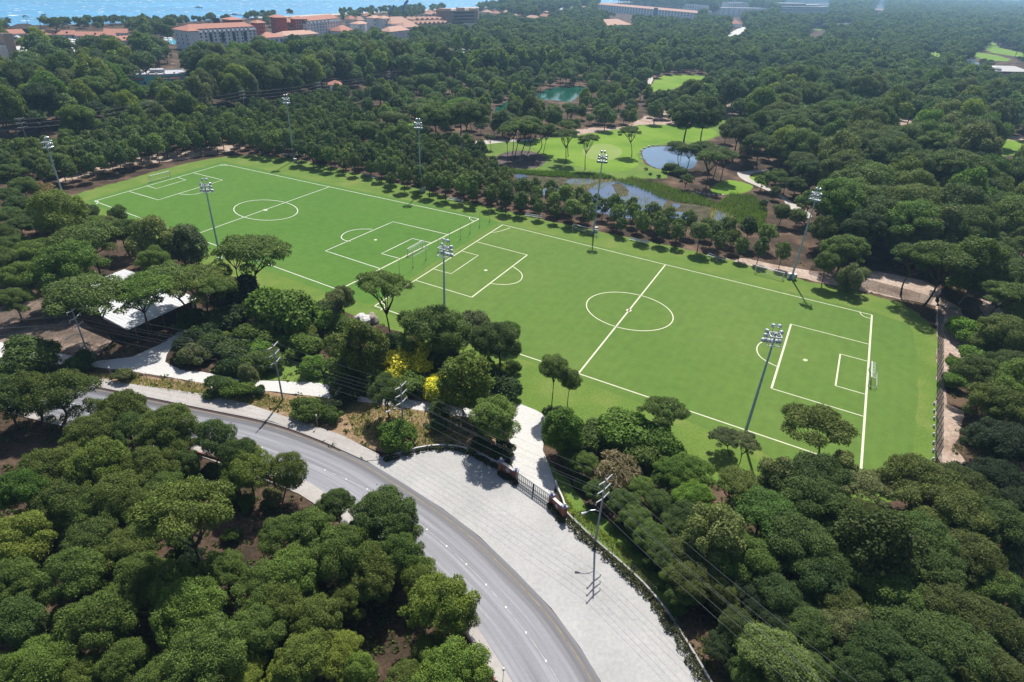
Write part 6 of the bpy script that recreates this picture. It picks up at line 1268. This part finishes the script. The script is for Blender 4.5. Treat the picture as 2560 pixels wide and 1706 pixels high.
# rank by size in the picture, and keep the largest of each kind as things of their own
for t in TREES:
    a = proj(np.array([[t['x'], t['y'], t['zc']], [t['x'], t['y'], 0]])); t['px'], t['py'] = a[0, :2]; t['bx'], t['by'] = a[1, :2]
    t['size'] = 2*t['R']*F_/max(a[0, 2], 1); t['d'] = a[0, 2]
FAM = {'umbrella_pine': 'umbrella_pine', 'flat_pine': 'spreading_pine', 'round_pine': 'round_pine', 'young_pine': 'young_pine', 'broadleaf_tree': 'broadleaf_tree', 'shrub': 'shrub', 'flowering_shrub': 'flowering_shrub', 'bare_tree': 'bare_tree'}
LIM = {'spreading_pine': 120, 'umbrella_pine': 295, 'round_pine': 200, 'young_pine': 280, 'broadleaf_tree': 160, 'shrub': 200, 'flowering_shrub': 20, 'bare_tree': 10}
byfam = {}
for t in TREES:
    vis = -60 < t['px'] < 2620 and t['py'] < 1790
    if vis: byfam.setdefault(FAM[t['kind']], []).append(t)
WORD = {'spreading_pine': 'tall pine', 'umbrella_pine': 'umbrella pine', 'round_pine': 'round pine', 'young_pine': 'young pine', 'broadleaf_tree': 'leafy tree', 'shrub': 'shrub', 'flowering_shrub': 'yellow flowering bush', 'bare_tree': 'thin leaved tree'}
CAT = {'spreading_pine': 'pine tree', 'umbrella_pine': 'pine tree', 'round_pine': 'pine tree', 'young_pine': 'pine tree', 'broadleaf_tree': 'tree', 'shrub': 'shrub', 'flowering_shrub': 'bush', 'bare_tree': 'tree'}
ORD = ['', 'second ', 'third ', 'fourth ', 'fifth ', 'sixth ', 'seventh ', 'eighth ', 'ninth ', 'tenth ', 'eleventh ', 'twelfth ', 'thirteenth ', 'fourteenth ', 'fifteenth ', 'sixteenth ', 'seventeenth ', 'eighteenth ', 'nineteenth ', 'twentieth ']
GRP = {'spreading_pine': 'tall spreading pines', 'umbrella_pine': 'umbrella pines', 'round_pine': 'round crowned pines', 'young_pine': 'young plantation pines', 'broadleaf_tree': 'leafy trees', 'shrub': 'shrubs', 'flowering_shrub': 'yellow flowering bushes', 'bare_tree': 'thin leaved trees'}
IND = []; STUFF = []
for fam, L in byfam.items():
    L.sort(key=lambda t: -t['size']-(1e4 if t['man'] else 0)); IND += L[:LIM[fam]]; STUFF += L[LIM[fam]:]
# labels: kind and look, wood it stands in, then its row from the front and its place in that row
cells = {}
for t in IND: cells.setdefault((FAM[t['kind']], t['zone']), []).append(t)
for (fam, zone), L in cells.items():
    med = sorted(t['R'] for t in L)[len(L)//2]
    L.sort(key=lambda t: -t['by']); n = len(L); per = n if n <= 6 else (8 if n <= 70 else 14)
    for r0 in range(0, n, per):
        row = sorted(L[r0:r0+per], key=lambda t: t['px']); ri = r0//per; nrw = (n+per-1)//per
        for j, t in enumerate(row):
            sz = '' if .85*med < t['R'] < 1.2*med else ('broad ' if t['R'] >= 1.2*med else 'small ')
            nr_ = len(row)
            if n == 1: pos = ''
            elif j < (nr_+1)//2: pos = ', '+('leftmost' if j == 0 else ORD[j]+'from left')
            else: k_ = nr_-1-j; pos = ', '+('rightmost' if k_ == 0 else ORD[k_]+'from right')
            rw = '' if nrw == 1 else (' in front row' if ri == 0 else ' in back row' if ri == nrw-1 else ' in '+(ORD[ri] if ri < 20 else str(ri+1)+'th ')+'row')
            t['label'] = (sz+t['tone']+' '+WORD[fam]+' '+zone+pos+rw).replace('deep shade', 'shaded dark')
cnt = {}
for t in sorted(IND, key=lambda t: t['size']):
    if t['kind'] in FARP and cnt.get(t['kind'], 0) < 3: cnt[t['kind']] = cnt.get(t['kind'], 0)+1; t['far'] = cnt[t['kind']]-1
for idx, t in enumerate(IND):
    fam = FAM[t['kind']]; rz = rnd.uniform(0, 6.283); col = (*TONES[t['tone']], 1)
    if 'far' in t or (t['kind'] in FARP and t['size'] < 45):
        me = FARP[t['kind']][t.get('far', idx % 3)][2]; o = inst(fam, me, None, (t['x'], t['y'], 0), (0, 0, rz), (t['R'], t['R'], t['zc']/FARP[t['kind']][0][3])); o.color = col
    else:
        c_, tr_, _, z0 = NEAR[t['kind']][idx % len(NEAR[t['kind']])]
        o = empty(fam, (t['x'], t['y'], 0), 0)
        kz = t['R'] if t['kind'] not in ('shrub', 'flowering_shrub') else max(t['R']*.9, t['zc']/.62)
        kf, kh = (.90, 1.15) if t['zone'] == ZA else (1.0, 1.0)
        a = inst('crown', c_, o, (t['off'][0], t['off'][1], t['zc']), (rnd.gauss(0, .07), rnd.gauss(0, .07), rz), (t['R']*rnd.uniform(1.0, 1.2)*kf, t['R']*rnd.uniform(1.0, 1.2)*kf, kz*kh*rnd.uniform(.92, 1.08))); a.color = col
        sh = Matrix.Identity(4); b = inst('trunk', tr_, o, (0, 0, 0), (0, 0, rz), (t['R'], t['R'], t['zc']))
        if np.any(t['off']):
            # lean the trunk toward its crown
            ln = Matrix(((1, 0, t['off'][0]/t['zc'], 0), (0, 1, t['off'][1]/t['zc'], 0), (0, 0, 1, 0), (0, 0, 0, 1)))
            b.data = tr_.copy(); b.data.transform(Matrix.Rotation(rz, 4, 'Z')); b.data.transform(Matrix.Diagonal((t['R'], t['R'], t['zc'], 1))); b.data.transform(ln); b.scale = (1, 1, 1); b.rotation_euler = (0, 0, 0)
    tag(o, t['label'], CAT[fam], GRP[fam])
# the far woodland beyond those, one uncountable mass
protos = []
for kd in ('umbrella_pine', 'round_pine', 'broadleaf_tree', 'young_pine'):
    for o in COL.objects:
        if o.type == 'MESH' and o.parent is None and o.name.split('.')[0] == kd and o.data in [f[2] for f in FARP[kd]] and o.data not in [p[1].data for p in protos]: protos.append((kd, o))
def mass(name, trees, label, kinds_, col):
    pr = [p for p in protos if p[0] in kinds_]
    me = bpy.data.meshes.new(name); me.vertices.add(len(trees)); me.vertices.foreach_set('co', np.array([(t['x'], t['y'], 0) for t in trees], np.float32).ravel())
    A_ = me.attributes.new('scl', 'FLOAT_VECTOR', 'POINT'); A_.data.foreach_set('vector', np.array([(t['R'], t['R'], t['zc']/FARP[t['kind']][0][3]) for t in trees], np.float32).ravel())
    A_ = me.attributes.new('rot', 'FLOAT_VECTOR', 'POINT'); A_.data.foreach_set('vector', np.array([(0, 0, rnd.uniform(0, 6.28)) for t in trees], np.float32).ravel())
    ids = {k_: [i for i, p in enumerate(pr) if p[0] == k_] for k_ in kinds_}
    A_ = me.attributes.new('pid', 'INT', 'POINT'); A_.data.foreach_set('value', np.array([rnd.choice(ids[t['kind']]) for t in trees], np.int32))
    o = inst(name, me); o.color = (*col, 1)
    ng = bpy.data.node_groups.new(name, 'GeometryNodeTree'); ng.interface.new_socket('Geometry', in_out='INPUT', socket_type='NodeSocketGeometry'); ng.interface.new_socket('Geometry', in_out='OUTPUT', socket_type='NodeSocketGeometry')
    N = ng.nodes.new; gi, go = N('NodeGroupInput'), N('NodeGroupOutput'); iop = N('GeometryNodeInstanceOnPoints'); iop.inputs['Pick Instance'].default_value = True
    jn = N('GeometryNodeJoinGeometry')
    for kd, po in reversed(pr):
        ob = N('GeometryNodeObjectInfo'); ob.inputs['Object'].default_value = po; ob.transform_space = 'ORIGINAL'; ob.inputs['As Instance'].default_value = False
        ti = N('GeometryNodeGeometryToInstance'); ng.links.new(ob.outputs['Geometry'], ti.inputs[0]); ng.links.new(ti.outputs[0], jn.inputs[0])
    def attr(nm, ty):
        a = N('GeometryNodeInputNamedAttribute'); a.data_type = ty; a.inputs['Name'].default_value = nm; return a.outputs['Attribute']
    e2r = N('FunctionNodeEulerToRotation'); ng.links.new(attr('rot', 'FLOAT_VECTOR'), e2r.inputs[0])
    ng.links.new(gi.outputs[0], iop.inputs['Points']); ng.links.new(jn.outputs[0], iop.inputs['Instance']); ng.links.new(attr('pid', 'INT'), iop.inputs['Instance Index'])
    ng.links.new(e2r.outputs[0], iop.inputs['Rotation']); ng.links.new(attr('scl', 'FLOAT_VECTOR'), iop.inputs['Scale']); ng.links.new(iop.outputs[0], go.inputs[0])
    md = o.modifiers.new('woodland', 'NODES'); md.node_group = ng
    tag(o, label, 'woodland', None, 'stuff'); return o
mass('distant_forest', [t for t in STUFF if t['kind'] in ('umbrella_pine', 'round_pine')], 'dense dark pine forest stretching back to the coast and horizon', ('umbrella_pine', 'round_pine'), (.12, .175, .066))
if any(t['kind'] == 'broadleaf_tree' for t in STUFF): mass('distant_leafy_wood', [t for t in STUFF if t['kind'] == 'broadleaf_tree'], 'lighter leafy trees scattered through the far pine forest', ('broadleaf_tree',), (.16, .21, .06))
if any(t['kind'] == 'young_pine' for t in STUFF): mass('plantation_rows', [t for t in STUFF if t['kind'] == 'young_pine'], 'dense back rows of young pines behind the far pitch', ('young_pine',), TONES['mid green'])
print('TREES', {k_: len(v) for k_, v in byfam.items()}, len(IND), len(STUFF))

# low undergrowth and litter under the near woods: uncountable
def undergrowth():
    rg = np.random.default_rng(5); n = 9000; c = np.stack([rg.uniform(-60, 2620, n), rg.uniform(640, 1790, n)], 1); c = c[~blocked(c[:, 0], c[:, 1])]
    W = np.array([G(x, y) for x, y in c]); r_ = .25+.75*rg.random(len(W))**2; k = np.repeat(np.arange(len(W)), 14)
    dd = rg.normal(size=(len(k), 3)); dd /= np.linalg.norm(dd, axis=1)[:, None]; dd[:, 2] = np.abs(dd[:, 2]); P = W[k]+dd*r_[k][:, None]*np.array([1, 1, .7])
    N = dd+rg.normal(size=dd.shape)*.6; N /= np.linalg.norm(N, axis=1)[:, None]; T = np.cross(N, rg.normal(size=N.shape)); T /= np.linalg.norm(T, axis=1)[:, None]; B_ = np.cross(N, T); s_ = (.16+.2*rg.random(len(k)))[:, None]
    V = np.stack([P-T*s_, P-B_*s_*.5, P+T*s_, P+B_*s_*.5], 1).reshape(-1, 3); o = inst('undergrowth', np_mesh('undergrowth', V, [np.arange(len(V)).reshape(-1, 4)], ['leaves'])); o.color = (.085, .105, .035, 1); tag(o, 'low scrub and weeds under the near trees', 'plants', None, 'stuff')
undergrowth()
for h_ in HEDGES: hedge(*h_)
# ------------------------------------------------------------------ air
mt = bpy.data.materials.new('air_haze'); mt.use_nodes = True; t = mt.node_tree
for n in list(t.nodes):
    if n.type != 'OUTPUT_MATERIAL': t.nodes.remove(n)
pv = t.nodes.new('ShaderNodeVolumePrincipled'); pv.inputs['Color'].default_value = (.42, .70, 1.0, 1); pv.inputs['Density'].default_value = HAZE; pv.inputs['Anisotropy'].default_value = 0.25
t.links.new(pv.outputs[0], t.nodes['Material Output'].inputs['Volume']); MATS['air_haze'] = mt
tag(MB().box((0, 60000, 58.5), (420000, 260000, 125)).build('haze', 'air_haze'), kind='stuff')
